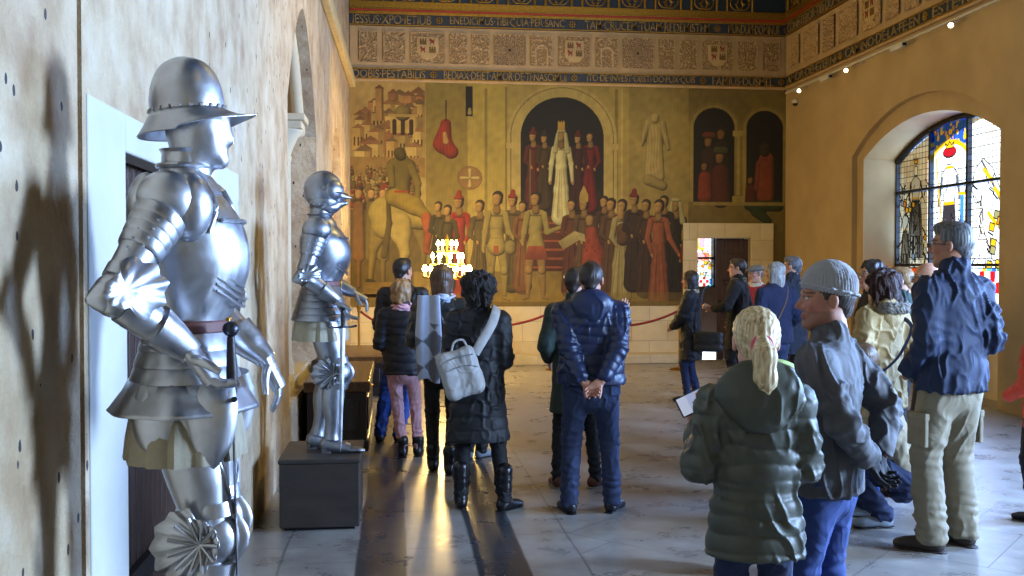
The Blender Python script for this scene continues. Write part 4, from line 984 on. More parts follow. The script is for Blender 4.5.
def plinth(x0, x1, y0, y1, h, label):
    t = thing('display_plinth', label, 'plinth', ((x0+x1)/2, (y0+y1)/2, 0)); a, b = (x1-x0)/2, (y1-y0)/2
    mb = MB(); mb.box((-a, -b, .02), (a, b, h-.03)); mb.build('plinth_body', M_plinth, t, False, bevel=.006)
    mb = MB(); mb.box((-a-.008, -b-.008, h-.03), (a+.008, b+.008, h)); mb.build('plinth_top', M_plinth, t, False, bevel=.008)
    mb = MB(); mb.box((-a+.03, -b+.03, 0), (a-.03, b-.03, .02)); mb.build('plinth_foot', M_iron, t, False)
plinth(-.70, -.22, 6.15, 6.80, .44, 'dark wooden box plinth under the farther suit of armor')
plinth(-.85, -.36, 2.54, 3.16, .39, 'dark wooden box plinth under the nearer suit of armor')

# ------------------------------------------------------------------ suits of armor
def m_steel(name, col, rough):
    m = bpy.data.materials.new(name); n = N(m); b = n.b; co = n.coord()
    n1 = n.noise(co, 7, 5, .65); r = n.ramp(n1, [(.3, tuple(x*.72 for x in rgb(col)[:3])), (.65, rgb(col))])
    n.t.links.new(r.outputs[0], b.inputs['Base Color']); b.inputs['Metallic'].default_value = 1
    rr = n.ramp(n.noise(co, 18, 4, .6), [(.3, (rough*.8,)*3), (.75, (rough*1.35,)*3)]); n.t.links.new(rr.outputs[0], b.inputs['Roughness'])
    n.l(n.bump(n.noise(co, 60, 3), .08, .003), b, 0, 'Normal'); return m
M_steel = m_steel('polished_steel', '#c8cad0', .36); M_steel2 = m_steel('satin_steel', '#a2a5ad', .38); M_blued = m_steel('dark_steel', '#4a4d55', .35)
M_canvas = mat('khaki_canvas', '#a39a84', .9, var=.25, vs=9, bump=.5, bs=120, bd=.003)
M_leather = mat('dark_leather', '#241b18', .5, bump=.4, bs=80); M_strap = mat('red_leather', '#6d4038', .6, bump=.3)
M_mail = mat('mail', '#3c3a38', .4, .8, bs=260, bump=1, bd=.006)
V3 = lambda *a: np.array(a, float)
def ik(S, T, l1, l2, pole):
    S, T, pole = map(lambda q: np.array(q, float), (S, T, pole)); d = T-S; L = np.linalg.norm(d)
    if L > l1+l2-.004: T = S+d/L*(l1+l2-.004); d = T-S; L = l1+l2-.004
    u = d/L; a = (l1*l1-l2*l2+L*L)/(2*L); h = math.sqrt(max(l1*l1-a*a, 0)); p = pole-u*(pole@u); p /= np.linalg.norm(p)+1e-9
    return S+u*a+p*h, T
def armor(loc, rotz, label, kettle, pose):
    t = thing('suit_of_armor', label, 'suit of armor', loc, rotz, None); ST = M_steel if kettle else M_steel2
    def rivets(mb, pts, r=.0045):
        for p in pts: mb.ball(p, r, 6)
    # legs
    for s in (-1, 1):
        hip = V3(s*.10, .0, .90); ank = V3(s*pose['foot'][0], pose['ankle'][0 if s < 0 else 1], .085); knee, ank = ik(hip, ank, .41, .42, (0, 1, 0))
        mb = MB(); d = knee-hip
        mb.tube([hip+d*.12, hip+d*.3, hip+d*.55, hip+d*.8, hip+d*.93], [(.088, .09), (.09, .098), (.08, .09), (.066, .072), (.06, .066)], 28, 5, up=(0, 1, 0), mod=lambda u, th: 1+.035*max(0, math.cos(th-1.57))**8, p=2.15)
        for k in range(3):   # flutes on the thigh plate
            q = [hip+d*(.2+.1*k)+V3(s*.05, .075, 0), hip+d*(.42+.1*k)+V3(s*.03, .085, 0), hip+d*(.68+.07*k)+V3(-s*.01, .075, 0)]; mb.tube(q, [.004, .006, .003], 6, 4)
        rivets(mb, [hip+d*.17+V3(s*.09*math.cos(a), .09*math.sin(a), 0) for a in (-.4, 0, .5, 1.0)], .006); mb.build('thigh_plate', ST, t)
        mb = MB(); mb.tube([hip+d*.06, hip+d*.14, hip+d*.2], [(.097, .10), (.094, .102), (.088, .096)], 28, 3, up=(0, 1, 0)); mb.build('thigh_roll', ST, t)
        # knee cop with side wing
        mb = MB(); fw = V3(0, 1, 0)
        mb.ball(knee+V3(0, .012, 0), (.066, .074, .078), 24)
        mb.tube([knee+V3(0, .02, .06), knee+V3(0, .082, 0), knee+V3(0, .03, -.06)], [(.05, .012), (.03, .012), (.045, .012)], 12, 6, up=(1, 0, 0))
        for dz in (-.085, .085): mb.tube([knee+V3(0, .004, dz*.7), knee+V3(0, .0, dz*1.15)], [(.067, .072), (.064, .068)], 28, 2, up=(0, 1, 0))
        mb.build('knee_cop', ST, t)
        mb = MB(); c0 = knee+V3(s*.066, -.005, 0); R_ = [[], []]
        for i in range(49):
            a = i/48*2*math.pi; rr = .085*(1+.10*abs(math.cos(a*1.0)))*(1+.05*math.cos(a*12)); rr *= (1.15 if math.sin(a-1.57) > 0 else .85)
            R_[0].append((c0[0]+s*(.004), c0[1]+.02*math.cos(a), c0[2]+.02*math.sin(a))); R_[1].append((c0[0]+s*(.028+.007*math.cos(a*12)), c0[1]+rr*math.cos(a)-.035, c0[2]+rr*math.sin(a)))
        V = [(c0[0]+s*.022, c0[1]-.01, c0[2])]+R_[0][:-1]+R_[1][:-1]; F = [(0, 1+i, 1+(i+1) % 48) for i in range(48)]+[(1+i, 49+i, 49+(i+1) % 48, 1+(i+1) % 48) for i in range(48)]
        mb.add(V, F)
        for k in range(11):
            a = k/11*2*math.pi; mb.tube([c0+V3(s*.016, -.01, 0), c0+V3(s*.032, .07*math.cos(a)-.03, .075*math.sin(a))], [.002, .005], 6, 2)
        mb.build('knee_wing', ST, t, thick=.003)
        # greave and foot
        d = ank-knee
        mb = MB(); mb.tube([knee+d*.12+V3(0, -.004, 0), knee+d*.28+V3(0, -.012, 0), knee+d*.45+V3(0, -.012, 0), knee+d*.7, knee+d*.88, knee+d*1.0], [(.055, .06), (.06, .07), (.058, .067), (.046, .05), (.04, .044), (.046, .052)], 28, 5, up=(0, 1, 0), mod=lambda u, th: 1+.06*max(0, math.cos(th-1.57))**6)
        for z in (.2, .5, .8): mb.box(tuple(knee+d*z+V3(s*.055-.006, -.008, -.012)), tuple(knee+d*z+V3(s*.055+.010, .008, .012)))
        mb.build('greave', ST, t)
        mb = MB(); f0 = V3(ank[0], ank[1], 0); yw = -s*.12; dr = V3(-math.sin(yw), math.cos(yw), 0)
        for k in range(9):
            u = k/8; w0 = .047-.012*u*u; p = f0+dr*(-.045+.165*u); h_ = .088*(1-u)**.8+.030; mb.tube([p+V3(0, 0, h_*.42), p+dr*.028+V3(0, 0, h_*.40)], [(w0*1.02, h_*.52), (w0*.97, h_*.47)], 22, 1, p=2.3)
        mb.tube([f0+dr*.135+V3(0, 0, .018), f0+dr*.18+V3(0, 0, .016), f0+dr*.21+V3(0, 0, .012)], [(.036, .02), (.03, .017), (.012, .009)], 20, 4); mb.box(tuple(f0+V3(-.04, -.06, 0)), tuple(f0+V3(.04, .0, .03)))
        mb.ball(f0+V3(0, -.035, .05), (.042, .04, .05), 16); mb.build('sabaton', ST, t)
    # cloth skirt with pleats
    mb = MB(); zb = .705
    mb.lathe([(.12, .96), (.165, .88), (.195, .82), (.208, .76), (.214, zb), (.198, zb+.01)], 96, sx=1.0, sy=.82, mod=lambda th, q: 1+(.035*np.sin(th*13+np.sin(th*3))+.02*np.sin(th*29))*min(1, .15+q)); mb.build('cloth_skirt', M_canvas, t)
    # legs' padding behind the skirt hem
    # body plates
    fl = lambda th, q: 1+.0*th
    def ring_y(th, fy, by):  return np.where(np.sin(th) > 0, fy, by)
    mb = MB(); R_ = []; th = np.linspace(0, 2*math.pi, 72, endpoint=False)
    prof = [(1.045, .130, .108, .095), (1.09, .132, .125, .100), (1.15, .150, .158, .112), (1.21, .165, .180, .122), (1.27, .176, .182, .128), (1.33, .180, .168, .130), (1.38, .168, .140, .120), (1.42, .135, .105, .095), (1.45, .10, .078, .075)]
    A = catrom(prof, 5)
    for z, rx, fy, by in A:
        c, s_ = np.cos(th), np.sin(th); x = np.sign(c)*np.abs(c)**.9*rx; y = np.where(s_ > 0, s_**1.1*fy, -np.abs(s_)**.9*by)
        y = y+np.where(s_ > 0, .008*np.exp(-(x/.02)**2), 0)+np.where((s_ > 0), .0035*np.sin(x*210)*np.exp(-((z-1.16)/.05)**2), 0)
        R_.append(np.stack([x, y, np.full(72, z)], 1))
    mb.rings(R_); mb.build('breastplate', ST, t)
    for k in range(4):
        q = [(x, math.sqrt(max(.001, 1-(x/.158)**2))*(.168-.0*k)+.004, 1.115+.018*k+3.2*x*x) for x in np.linspace(-.12, .12, 9)]; mb = MB(); mb.tube(q, [.0045]*9, 6, 3); mb.build('embossed_ridge', ST, t)
    q = [(x, math.sqrt(max(.001, 1-(x/.178)**2))*.172+.004, 1.35+.0*x) for x in np.linspace(-.12, .12, 9)]; mb = MB(); mb.tube(q, [.006]*9, 8, 3); mb.build('embossed_ridge', ST, t)
    mb = MB(); mb.lathe([(.141, 1.045), (.147, 1.05), (.147, 1.075), (.140, 1.08)], 48, sx=1.0, sy=.86); mb.build('waist_belt', M_strap, t)
    mb = MB(); mb.box((-.02, .12, 1.04), (.02, .133, 1.085)); mb.build('belt_buckle', M_brass, t, bevel=.003)
    for k in range(5 if not kettle else 4):    # lames of the skirt
        z0 = 1.045-.042*k; r0 = .140+.014*k; mb = MB(); mb.lathe([(r0*.93, z0+.012), (r0, z0), (r0+.016, z0-.036), (r0+.019, z0-.044), (r0+.012, z0-.046)], 56, sx=1.02, sy=.86, caps=(False, False)); mb.build('fauld_lame', ST, t, thick=.002)
    if kettle:
        for s in (-1, 1):   # tassets: pointed plates over the thighs, one deep at the back
            for k, (yy, hh) in enumerate(((.10, .17), (-.04, .15))):
                mb = MB(); c = V3(s*.155, yy, .86); P_ = []
                mb.tube([c+V3(-s*.02, 0, .06), c+V3(s*.01, 0, -.01), c+V3(s*.015, 0, -hh*.6), c+V3(s*.0, 0, -hh)], [(.066, .028), (.078, .034), (.06, .028), (.012, .01)], 24, 6, up=(1, 0, 0), mod=lambda u, th: 1+.06*math.cos(th*6)*u); mb.build('tasset', ST, t)
        mb = MB(); mb.lathe([(.185, .92), (.20, .89), (.235, .845), (.24, .835)], 56, sx=1, sy=.88, caps=(False, False), mod=lambda th, q: 1+.09*q*np.maximum(0, np.cos(th+1.9))**3+.02*np.cos(th*8)); mb.build('rump_guard', ST, t, thick=.003)
    # collar
    mb = MB(); mb.lathe([(.115, 1.425), (.105, 1.45), (.082, 1.475), (.072, 1.505), (.07, 1.535), (.078, 1.545)], 40, sx=1, sy=.95, mod=lambda th, q: 1+.0*q); mb.tube([(.08*math.cos(a), .078*math.sin(a), 1.50) for a in np.linspace(0, 6.283, 25)], [.007]*25, 8, 1); mb.build('gorget', ST, t)
    # head
    hc = V3(0, .035, 1.62)
    if kettle:
        hy = V3(0, .012, 1.612)
        M_ = Matrix.Translation(hy) @ Matrix.Rotation(math.radians(5), 4, 'X')
        mb = MB(); pr = [(r*.93, z) for r, z in [(.113, .02), (.116, .05), (.115, .08), (.107, .115), (.09, .148), (.065, .172), (.035, .185), (.012, .190), (.003, .191)]]
        mb.lathe([(r*1.0, z) for r, z in catrom(pr, 4)], 64, M=M_, sx=.93, sy=1.0, caps=(False, True), mod=lambda th, q: 1+.03*np.exp(-(np.sin((th-1.571)/2)/.06)**2)+.03*np.exp(-(np.sin((th+1.571)/2)/.06)**2)); skull = mb.build('helmet_bowl', ST, t)
        mb = MB(); rv = [M_ @ Vector((.106*math.cos(a)*.93, .110*math.sin(a), .044)) for a in np.linspace(0, 6.283, 23)[:-1]]; rivets(mb, rv, .0065); mb.build('rivets', ST, skull)
        mb = MB(); R_ = []
        for (f, zz) in ((1.0, .04), (1.08, .026), (1.2, .008), (1.36, -.010), (1.39, -.012)):
            a = np.linspace(0, 2*math.pi, 72, endpoint=False); rx = .101*(1+(f-1)*.75); ry = .108*(1+(f-1)*np.where(np.sin(a) > 0, 1.28, 1.0)); y = np.sin(a)*ry; x = np.cos(a)*rx; pk = np.exp(-(np.sin((a-1.571)/2)/.16)**2); y = y+pk*(f-1)*.11; z = zz+(y > 0)*y*.22*(f-1)/.6-pk*.0
            zz_ = z-.018*(np.sin(a) < 0)*(f-1)*1.5
            R_.append(np.array([tuple(M_ @ Vector(v)) for v in np.stack([x, y, zz_], 1)]))
        mb.rings(R_, False, False); mb.build('helmet_brim', ST, t, thick=.004)
        # plain steel mask: face shaped plate below the brim
        S = SDF(.018); S.ell(hc+V3(0, .0, -.01), (.078, .092, .10)).ell(hc+V3(0, .028, -.06), (.058, .062, .062)).cap(hc+V3(0, .082, -.005), hc+V3(0, .098, -.042), .012, .014, k=.03).cap(hc+V3(-.03, .08, .02), hc+V3(.03, .08, .02), .014, k=.02).ell(hc+V3(0, .07, -.10), .026).cap(hc+V3(0, -.01, -.06), hc+V3(0, -.02, -.13), .062, .066)
        S.build('bevor_mask', ST, t, h=.0055)
    else:
        hy = V3(0, .02, 1.645)
        mb = MB(); mb.ball(hy, (.096, .122, .122), 36); mb.tube([hy+V3(0, -.115*math.cos(a), .122*math.sin(a)) for a in np.linspace(-.5, 2.6, 14)], [(.004, .011)]*14, 8, 2, up=(0, 0, 1)); mb.ball(hy+V3(0, .0, -.06), (.088, .10, .075), 28)
        mb.build('helmet_bowl', ST, t)
        # pointed visor: upper and lower plates meeting in a beak
        S = SDF(.01); S.ell(hy+V3(0, .045, .005), (.098, .085, .085)).cap(hy+V3(0, .09, -.028), hy+V3(0, .175, -.040), .055, .008, flat=((0, 0, 1), .55)); v = S.build('visor', ST, t, h=.0055)
        S = SDF(.012); S.cap(hy+V3(0, .03, -.085), hy+V3(0, .135, -.072), .07, .02, flat=((0, 0, 1), .8)).ell(hy+V3(0, .02, -.10), (.078, .085, .045)); S.build('chin_guard', ST, t, h=.0055)
        mb = MB()
        for s in (-1, 1):
            mb.tube([hy+V3(s*.05, .155, -.020), hy+V3(s*.088, .09, -.008)], [.004, .004], 6, 2)
            for k in range(5): mb.ball(hy+V3(s*(.06+.006*k), .14-.014*k, -.055-.004*k), .0035, 5)
        mb.build('breaths', M_blued, v)
        mb = MB()
        for s in (-1, 1): mb.lathe([(.002, .012), (.013, .010), (.016, 0)], 12, M=Matrix.Translation(hy+V3(s*.094, .01, .018)) @ Matrix.Rotation(s*1.571, 4, 'Y'))
        mb.build('visor_pivot', ST, v)
        mb = MB(); rivets(mb, [hy+V3(s*.085*math.cos(a*.5), -.02+.085*math.sin(a)*.9, -.085-.0*a) for s in (-1, 1) for a in (-1, -.5, 0, .5, 1)], .004); mb.build('rivets', ST, t)
    # arms
    for s, (hand, pole, hd, curl) in zip((1, -1), (pose['R'], pose['L'])):
        sh = V3(s*.185, -.01, 1.385); el, wr = ik(sh, hand, .29, .255, pole); u1 = (el-sh)/np.linalg.norm(el-sh); u2 = (wr-el)/np.linalg.norm(wr-el)
        mb = MB(); mb.tube([sh+u1*.05, sh+u1*.12, sh+u1*.2, sh+u1*.255], [.058, .057, .052, .05], 24, 4, up=(0, 1, .3))
        mb.build('upper_arm_plate', ST, t)
        mb = MB()
        mb.ball(sh+V3(-s*.005, 0, .012), (.076, .09, .078), 28)
        for k in range(4): c_ = sh+u1*(.045+.028*k); mb.tube([c_-u1*.004, c_+u1*.022, c_+u1*.03], [(.072-.003*k, .078-.004*k), (.070-.003*k, .076-.004*k), (.066-.003*k, .072-.004*k)], 28, 2, up=(0, 1, .3))
        rivets(mb, [sh+u1*(.055+.028*k)+V3(s*.072, .02*j, 0) for k in range(4) for j in (-1, 1)], .004)
        mb.build('pauldron', ST, t)
        if kettle:
            mb = MB(); mb.ball(sh+V3(-s*.02, .055, -.005), (.062, .068, .092), 28); mb.ball(sh+V3(-s*.02, -.06, -.01), (.06, .055, .095), 28); mb.tube([sh+V3(-s*.05, .10, .06), sh+V3(-s*.045, .128, .0), sh+V3(-s*.035, .11, -.07)], [.007]*3, 8, 5); mb.build('pauldron_wing', ST, t)
        mb = MB(); bk = -(u1-u2); bk = bk/np.linalg.norm(bk)*-1; 
        el_out = (u1-u2)/np.linalg.norm(u1-u2)
        mb.ball(el, (.055, .056, .056), 24); mb.tube([el+el_out*.02, el+el_out*.05, el+el_out*.078], [.048, .032, .006], 20, 3)
        for q in (-.05, .05): c_ = el+(u2 if q > 0 else -u1)*.05; uu = u2 if q > 0 else u1; mb.tube([c_-uu*.016, c_+uu*.016], [.054, .053], 24, 1)
        mb.build('elbow_cop', ST, t)
        # elbow wing on the outer side, fluted
        n_ = np.cross(u1, u2); n_ /= np.linalg.norm(n_)+1e-9; n_ *= np.sign(n_[0]*s) if abs(n_[0]) > .05 else 1
        mb = MB(); fr = -el_out; up_ = np.cross(n_, fr); c0 = el+n_*.05; V = [tuple(c0+n_*.012)]; nn = 40
        for rr0, off in ((.03, .010), (1, .022)):
            for i in range(nn):
                a = i/nn*2*math.pi; rr = rr0 if rr0 < .5 else (.085 if not kettle else .105)*(1+.06*math.cos(a*10))*(1 if math.cos(a) > 0 else .55)
                V.append(tuple(c0+n_*(off+(.004*math.cos(a*10) if rr0 == 1 else 0))+fr*rr*math.cos(a)*1.1+up_*rr*math.sin(a)*.75))
        F = [(0, 1+i, 1+(i+1) % nn) for i in range(nn)]+[(1+i, 1+nn+i, 1+nn+(i+1) % nn, 1+(i+1) % nn) for i in range(nn)]; mb.add(V, F); mb.build('elbow_wing', ST, t, thick=.003)
        mb = MB(); mb.tube([el+u2*.04, el+u2*.09, el+u2*.16, el+u2*.215], [.050, .051, .044, .037], 24, 4, up=(0, 1, .3)); mb.tube([el+u2*.06, el+u2*.2], [.054, .041], 24, 1, caps=(False, False)); mb.build('forearm_plate', ST, t)
        # gauntlet: flared cuff, back plate, five lobster fingers
        hd = np.array(hd, float); hd /= np.linalg.norm(hd); side = V3(*pose.get('palm', (1, 0, 0))); side = side-hd*(side@hd); side /= np.linalg.norm(side); nrm = np.cross(hd, side)*s
        g = thing_part = None
        mb = MB(); mb.tube([wr-u2*.12, wr-u2*.06, wr-u2*.01, wr+hd*.01], [(.062, .058), (.052, .048), (.038, .036), (.036, .034)], 26, 4, mod=lambda u, th: 1+.02*math.cos(th*9)*(1-u)); cuff = mb.build('gauntlet_cuff', ST, t)
        mb = MB(); 
        for k in range(4): mb.tube([wr+hd*(.005+.024*k), wr+hd*(.033+.024*k)], [(.026, .043), (.023, .041)], 20, 1, up=tuple(side))
        mb.build('gauntlet_hand', ST, t)
        kn = wr+hd*.095
        for j in range(4):
            o_ = side*(.030-.02*j)*1.0; b_ = kn+o_; mb = MB(); p = b_; dirn = hd.copy(); L_ = (.033, .026, .021); lf = (.9, 1, .95, .78)[j]
            for q in range(3):
                dirn = dirn*math.cos(curl)+(-nrm)*math.sin(curl) if True else dirn; dirn /= np.linalg.norm(dirn); e = p+dirn*L_[q]*lf
                mb.tube([p, (p+e)/2, e+dirn*.003], [.0115-.0012*q, .0118-.0012*q, .0098-.0014*q], 12, 1); mb.ball(p, .0118-.001*q, 10); p = e
            mb.build('gauntlet_finger', ST, t)
        mb = MB(); p = wr+hd*.03+side*.035; dd = hd*.6+side*.6-nrm*.55; dd /= np.linalg.norm(dd); mb.tube([p, p+dd*.03, p+dd*.045+hd*.02-nrm*.006, p+dd*.05+hd*.04-nrm*.012], [.015, .014, .012, .009], 12, 2); mb.build('gauntlet_thumb', ST, t)
        pose['w%d' % s] = (wr, hd, side, nrm)
    # padded leg cores so that no gap shows under the skirt
    return t, pose
def sword(label, loc, rotz, guard, d, ln, hilt_up=.16, group=None):
    """stands point down; loc = guard centre"""
    t = thing('sword', label, 'sword', loc, rotz); d = Vector(d).normalized(); q = d.to_track_quat('-Z', 'Y').to_matrix().to_4x4()
    mb = MB(); R_ = []
    for z, w_ in ((0, .017), (-ln*.4, .015), (-ln*.9, .010), (-ln, .001)):
        R_.append(np.array([tuple(q @ Vector(v)) for v in ((w_, 0, z), (0, .0035, z), (-w_, 0, z), (0, -.0035, z))]))
    mb.rings(R_); mb.build('blade', M_steel, t, False)
    mb = MB(); mb.tube([tuple(q @ Vector(v)) for v in ((-.09, 0, .004), (-.04, 0, -.004), (0, 0, 0), (.04, 0, -.004), (.09, 0, .004))], [.008, .006, .009, .006, .008], 10, 3); mb.build('crossguard', M_blued, t)
    mb = MB(); mb.tube([tuple(q @ Vector((0, 0, z))) for z in (0, .05, .10, hilt_up)], [.011, .015, .013, .010], 12, 3); mb.build('grip', M_leather, t)
    mb = MB(); mb.ball(tuple(q @ Vector((0, 0, hilt_up+.02))), .022, 12); mb.build('pommel', M_blued, t)
    return t
HP = -math.pi/2
pose1 = dict(foot=(.12,), ankle=(-.02, .03), R=((.21, .055, 1.01), (.9, -1, 0), (.02, .62, -.78), .5), L=((-.25, .20, .95), (-.5, -1, 0), (0, .45, -.88), .45), palm=(1, 0, .1))
armor((-.575, 2.85, .39), HP, 'nearer suit of armor in a broad brimmed kettle helmet, steel elbows thrust back', True, pose1)[0].scale = (.97, .91, 1)
pose2 = dict(foot=(.085,), ankle=(-.03, .07), R=((.20, .12, .96), (.3, -1, -.2), (.1, .55, -.85), .35), L=((-.20, .19, 1.0), (-.3, -1, -.2), (0, .85, -.5), .6), palm=(1, 0, 0))
armor((-.47, 6.45, .44), HP, 'farther suit of armor with a closed pointed visor standing on its dark plinth', False, pose2)
sword('sword with a dark grip hanging before the hip of the nearer armor', (-.43, 2.72, 1.27), 0.2, None, (.02, .0, -1), .80)
sword('slim sword held point down by the farther armor', (-.32, 6.22, 1.24), 0.1, None, (-.02, .06, -1), .785, .10)

# ------------------------------------------------------------------ people
def m_skin():
    m = bpy.data.materials.new('skin'); n = N(m); b = n.b; a = n.n('ShaderNodeVertexColor', layer_name='Col'); co = n.coord()
    r = n.ramp(n.noise(co, 30, 4), [(.3, (.9, .88, .87)), (.7, (1.05, 1.03, 1.02))]); n.t.links.new(n.mix(1.0, a.outputs[0], r.outputs[0], 'MULTIPLY'), b.inputs['Base Color'])
    b.inputs['Roughness'].default_value = .5; b.inputs['Subsurface Weight'].default_value = .06; b.inputs['Subsurface Radius'].default_value = (.02, .008, .004); return m
M_skin = m_skin()
def cloth(name, col, rough=.8, wr=.30, **k):
    new = (name,) not in _mats; m = mat(name, col, rough, var=k.pop('var', .15), vs=12, bump=k.pop('bump', .35), bs=k.pop('bs', 140), bd=.002, **k)
    if new and wr:    # creases of worn cloth
        n = N.__new__(N); n.m = m; n.t = m.node_tree; n.b = n.t.nodes['Principled BSDF']; fine = n.b.inputs['Normal'].links[0].from_node
        co = n.coord((1, 1, .8)); z = n.noise(co, 6, 2, .45); z.inputs['Distortion'].default_value = .7; r = n.ramp(z, [(.36, (0, 0, 0)), (.5, (1, 1, 1)), (.64, (0, 0, 0))])
        bb = n.bump(r, wr, .022); n.l(bb, fine, 0, 'Normal')
    return m
def m_hair(name, c1, c2, rough=.45, curly=False):
    m = bpy.data.materials.new(name); n = N(m); b = n.b; co = n.coord((75, 75, 75) if curly else (60, 60, 7)); nz = n.noise(co, 1.4, 4, .6)
    r = n.ramp(nz, [(.35, rgb(c1)), (.65, rgb(c2))]); n.l(r, b, 0, 'Base Color'); b.inputs['Roughness'].default_value = rough
    n.l(n.bump(nz, .9 if curly else .35, .02 if curly else .003), b, 0, 'Normal'); return m
H_black = m_hair('black_hair', '#16120f', '#2e2620'); H_curl = m_hair('curly_black_hair', '#120f0e', '#332a26', curly=True); H_brown = m_hair('brown_hair', '#3a2718', '#6a4a2e'); H_dark = m_hair('dark_brown_hair', '#1c1410', '#3c2c22')
H_lbrown = m_hair('light_brown_hair', '#6b4c2c', '#a8845a'); H_blond = m_hair('blond_hair', '#9c7a4c', '#ecdcb4'); H_red = m_hair('chestnut_hair', '#1c0e0b', '#4c2a20', curly=True); H_grey = m_hair('grey_hair', '#333335', '#737274')
H_silver = m_hair('silver_streaked_hair', '#55524e', '#a9a398')
M_shoe = mat('black_shoe_leather', '#151417', .3, bump=.15); M_bshoe = mat('brown_shoe_leather', '#5a3220', .5, bump=.2); M_sole = mat('shoe_sole', '#8a8478', .7); M_tshoe = mat('dark_brown_suede', '#33271f', .7); M_gshoe = mat('grey_sneaker', '#7d8590', .6)
M_glassf = mat('glasses_frame', '#1b1a1c', .3, bump=0); M_silver = mat('silver_metal', '#b8b8bc', .3, .9, bump=0)
def rotz(v, a): c, s_ = math.cos(a), math.sin(a); return np.array([v[0]*c-v[1]*s_, v[0]*s_+v[1]*c, v[2]])
def head_sdf(fem=False):
    j = .9 if fem else 1.0; S = SDF(.02)
    S.ell((0, -.012, .035), (.076, .096, .086)).ell((0, .028, -.035), (.058*j, .060, .084), k=.03).ell((0, .066, -.100), (.022*j, .020, .016), k=.03)
    for s in (-1, 1): S.cap((s*.045, .0, -.06), (s*.022, .062, -.098), .018, .015, k=.03); S.ell((s*.038, .062, -.018), (.020, .018, .018), k=.025)
    S.cap((0, .082, .012), (0, .109, -.026), .0085, .0120, k=.016); S.cap((-.013, .090, -.033), (.013, .090, -.033), .0095, k=.010)
    S.cap((-.038, .077, .026), (.038, .077, .026), .0125, k=.016)
    for s in (-1, 1): S.ell((s*.031, .0965, .006), (.015, .012, .011), sub=True, k=.014)
    for s in (-1, 1): S.ell((s*.030, .076, .004), (.014, .0135, .0125), k=.004)
    S.cap((-.017, .086, -.061), (.017, .086, -.061), .0068, k=.008); S.cap((-.015, .085, -.071), (.015, .085, -.071), .0075, k=.008)
    S.ell((0, .102, -.0655), (.022, .008, .0022), sub=True, k=.004)
    for s in (-1, 1): S.ell((s*.080, -.010, -.004), (.010, .020, .032), k=.008); S.ell((s*.092, -.004, -.004), (.007, .010, .018), sub=True, k=.004)
    S.cap((0, -.022, -.05), (0, -.045, -.215), .053*(.88 if fem else 1), .060*(.88 if fem else 1), k=.03); return S
def head_col(skin, stub=0, hairline=None, brow='#3a2a1e'):
    sk = lin(skin)
    def f(P):
        c = np.tile(sk, (len(P), 1)); x, y, z = np.abs(P[:, 0]), P[:, 1], P[:, 2]
        def put(m, col, a=1.0): c[m] = c[m]*(1-a)+lin(col)*a
        ck = np.exp(-((x-.045)**2+(z+.03)**2)/.0007)*(y > .03); c[:, 0] *= 1+.10*ck; c[:, 1] *= 1-.10*ck
        put((y > .08) & (x < .024) & (z < -.055) & (z > -.079), '#9b4a40', .75)
        e = ((x-.030)**2/.0132**2+(z-.005)**2/.0062**2 < 1) & (y > .06); put(e, '#d8d2ca'); put(e & ((x-.030)**2+(z-.005)**2 < .0062**2), '#2c2018')
        put((y > .055) & (np.abs(x-.032) < .021) & (np.abs(z-.014) < .0022), '#2a1c16', .8)
        put((y > .05) & (np.abs(x-.034) < .022) & (np.abs(z-.0295+(x-.03)*.12) < .0045), brow, .8)
        if stub: put((z < -.045-.0*y) & (y > -.02) & (z > -.13) & (x < .07), '#4a3c34', stub)
        return c
    return f
def hand_sdf(M, side, curl=.5, spread=.1):
    """M: 4x4 with x across the palm towards the thumb, y along the fingers, z back of the hand"""
    S = SDF(.006); M3 = np.array(M)[:3, :3]; o = np.array(M)[:3, 3]
    def T(*p): return o+M3 @ np.array(p, float)
    zz = M3[:, 2]
    S.cap(T(0, -.03, 0), T(0, .02, 0), .026, .030, flat=(zz, .62), k=.01); S.cap(T(-.020, .075, 0), T(.022, .078, 0), .0135, .0135, k=.02); S.cap(T(0, .02, 0), T(0, .07, 0), .036, .036, flat=(zz, .40), k=.01)
    for j, (x, L, r) in enumerate(((.030, .072, .0088), (.010, .080, .0092), (-.010, .075, .0088), (-.029, .058, .0080))):
        p = np.array([x, .078-.004*abs(j-1), 0.]); a = 0; yaw = -x*spread*6
        for q, f in enumerate((.44, .32, .24)):
            a += curl*(1, 1.15, .8)[q]; d = np.array([-math.sin(yaw)*math.cos(a), math.cos(a)*math.cos(yaw), -math.sin(a)]); e = p+d*L*f
            S.cap(T(*p), T(*e), r*(1-.08*q), r*(1-.08*(q+1)), k=.003); p = e
    a = curl*.6; p = np.array([.024, .012, -.006])
    for L, r in ((.036, .0125), (.028, .0105), (.022, .009)):
        d = np.array([.72-.25*a, .62, -.22-.5*a]); d /= np.linalg.norm(d); e = p+d*L; S.cap(T(*p), T(*e), r, r*.92, k=.004); p = e; a += .55
    return S
def frame(o, y, z):
    y = np.array(y, float); y /= np.linalg.norm(y); z = np.array(z, float); z = z-y*(y@z); z /= np.linalg.norm(z); x = np.cross(y, z)
    M = np.eye(4); M[:3, 0] = x; M[:3, 1] = y; M[:3, 2] = z; M[:3, 3] = o; return M
def join_meshes(parts):
    V = []; F = []; c = []; n = 0
    for v, f, k in parts: V.append(v); F.append(f+n); c.append(k if k is not None else np.zeros((len(v), 3))); n += len(v)
    return np.vstack(V), np.vstack(F), np.vstack(c)

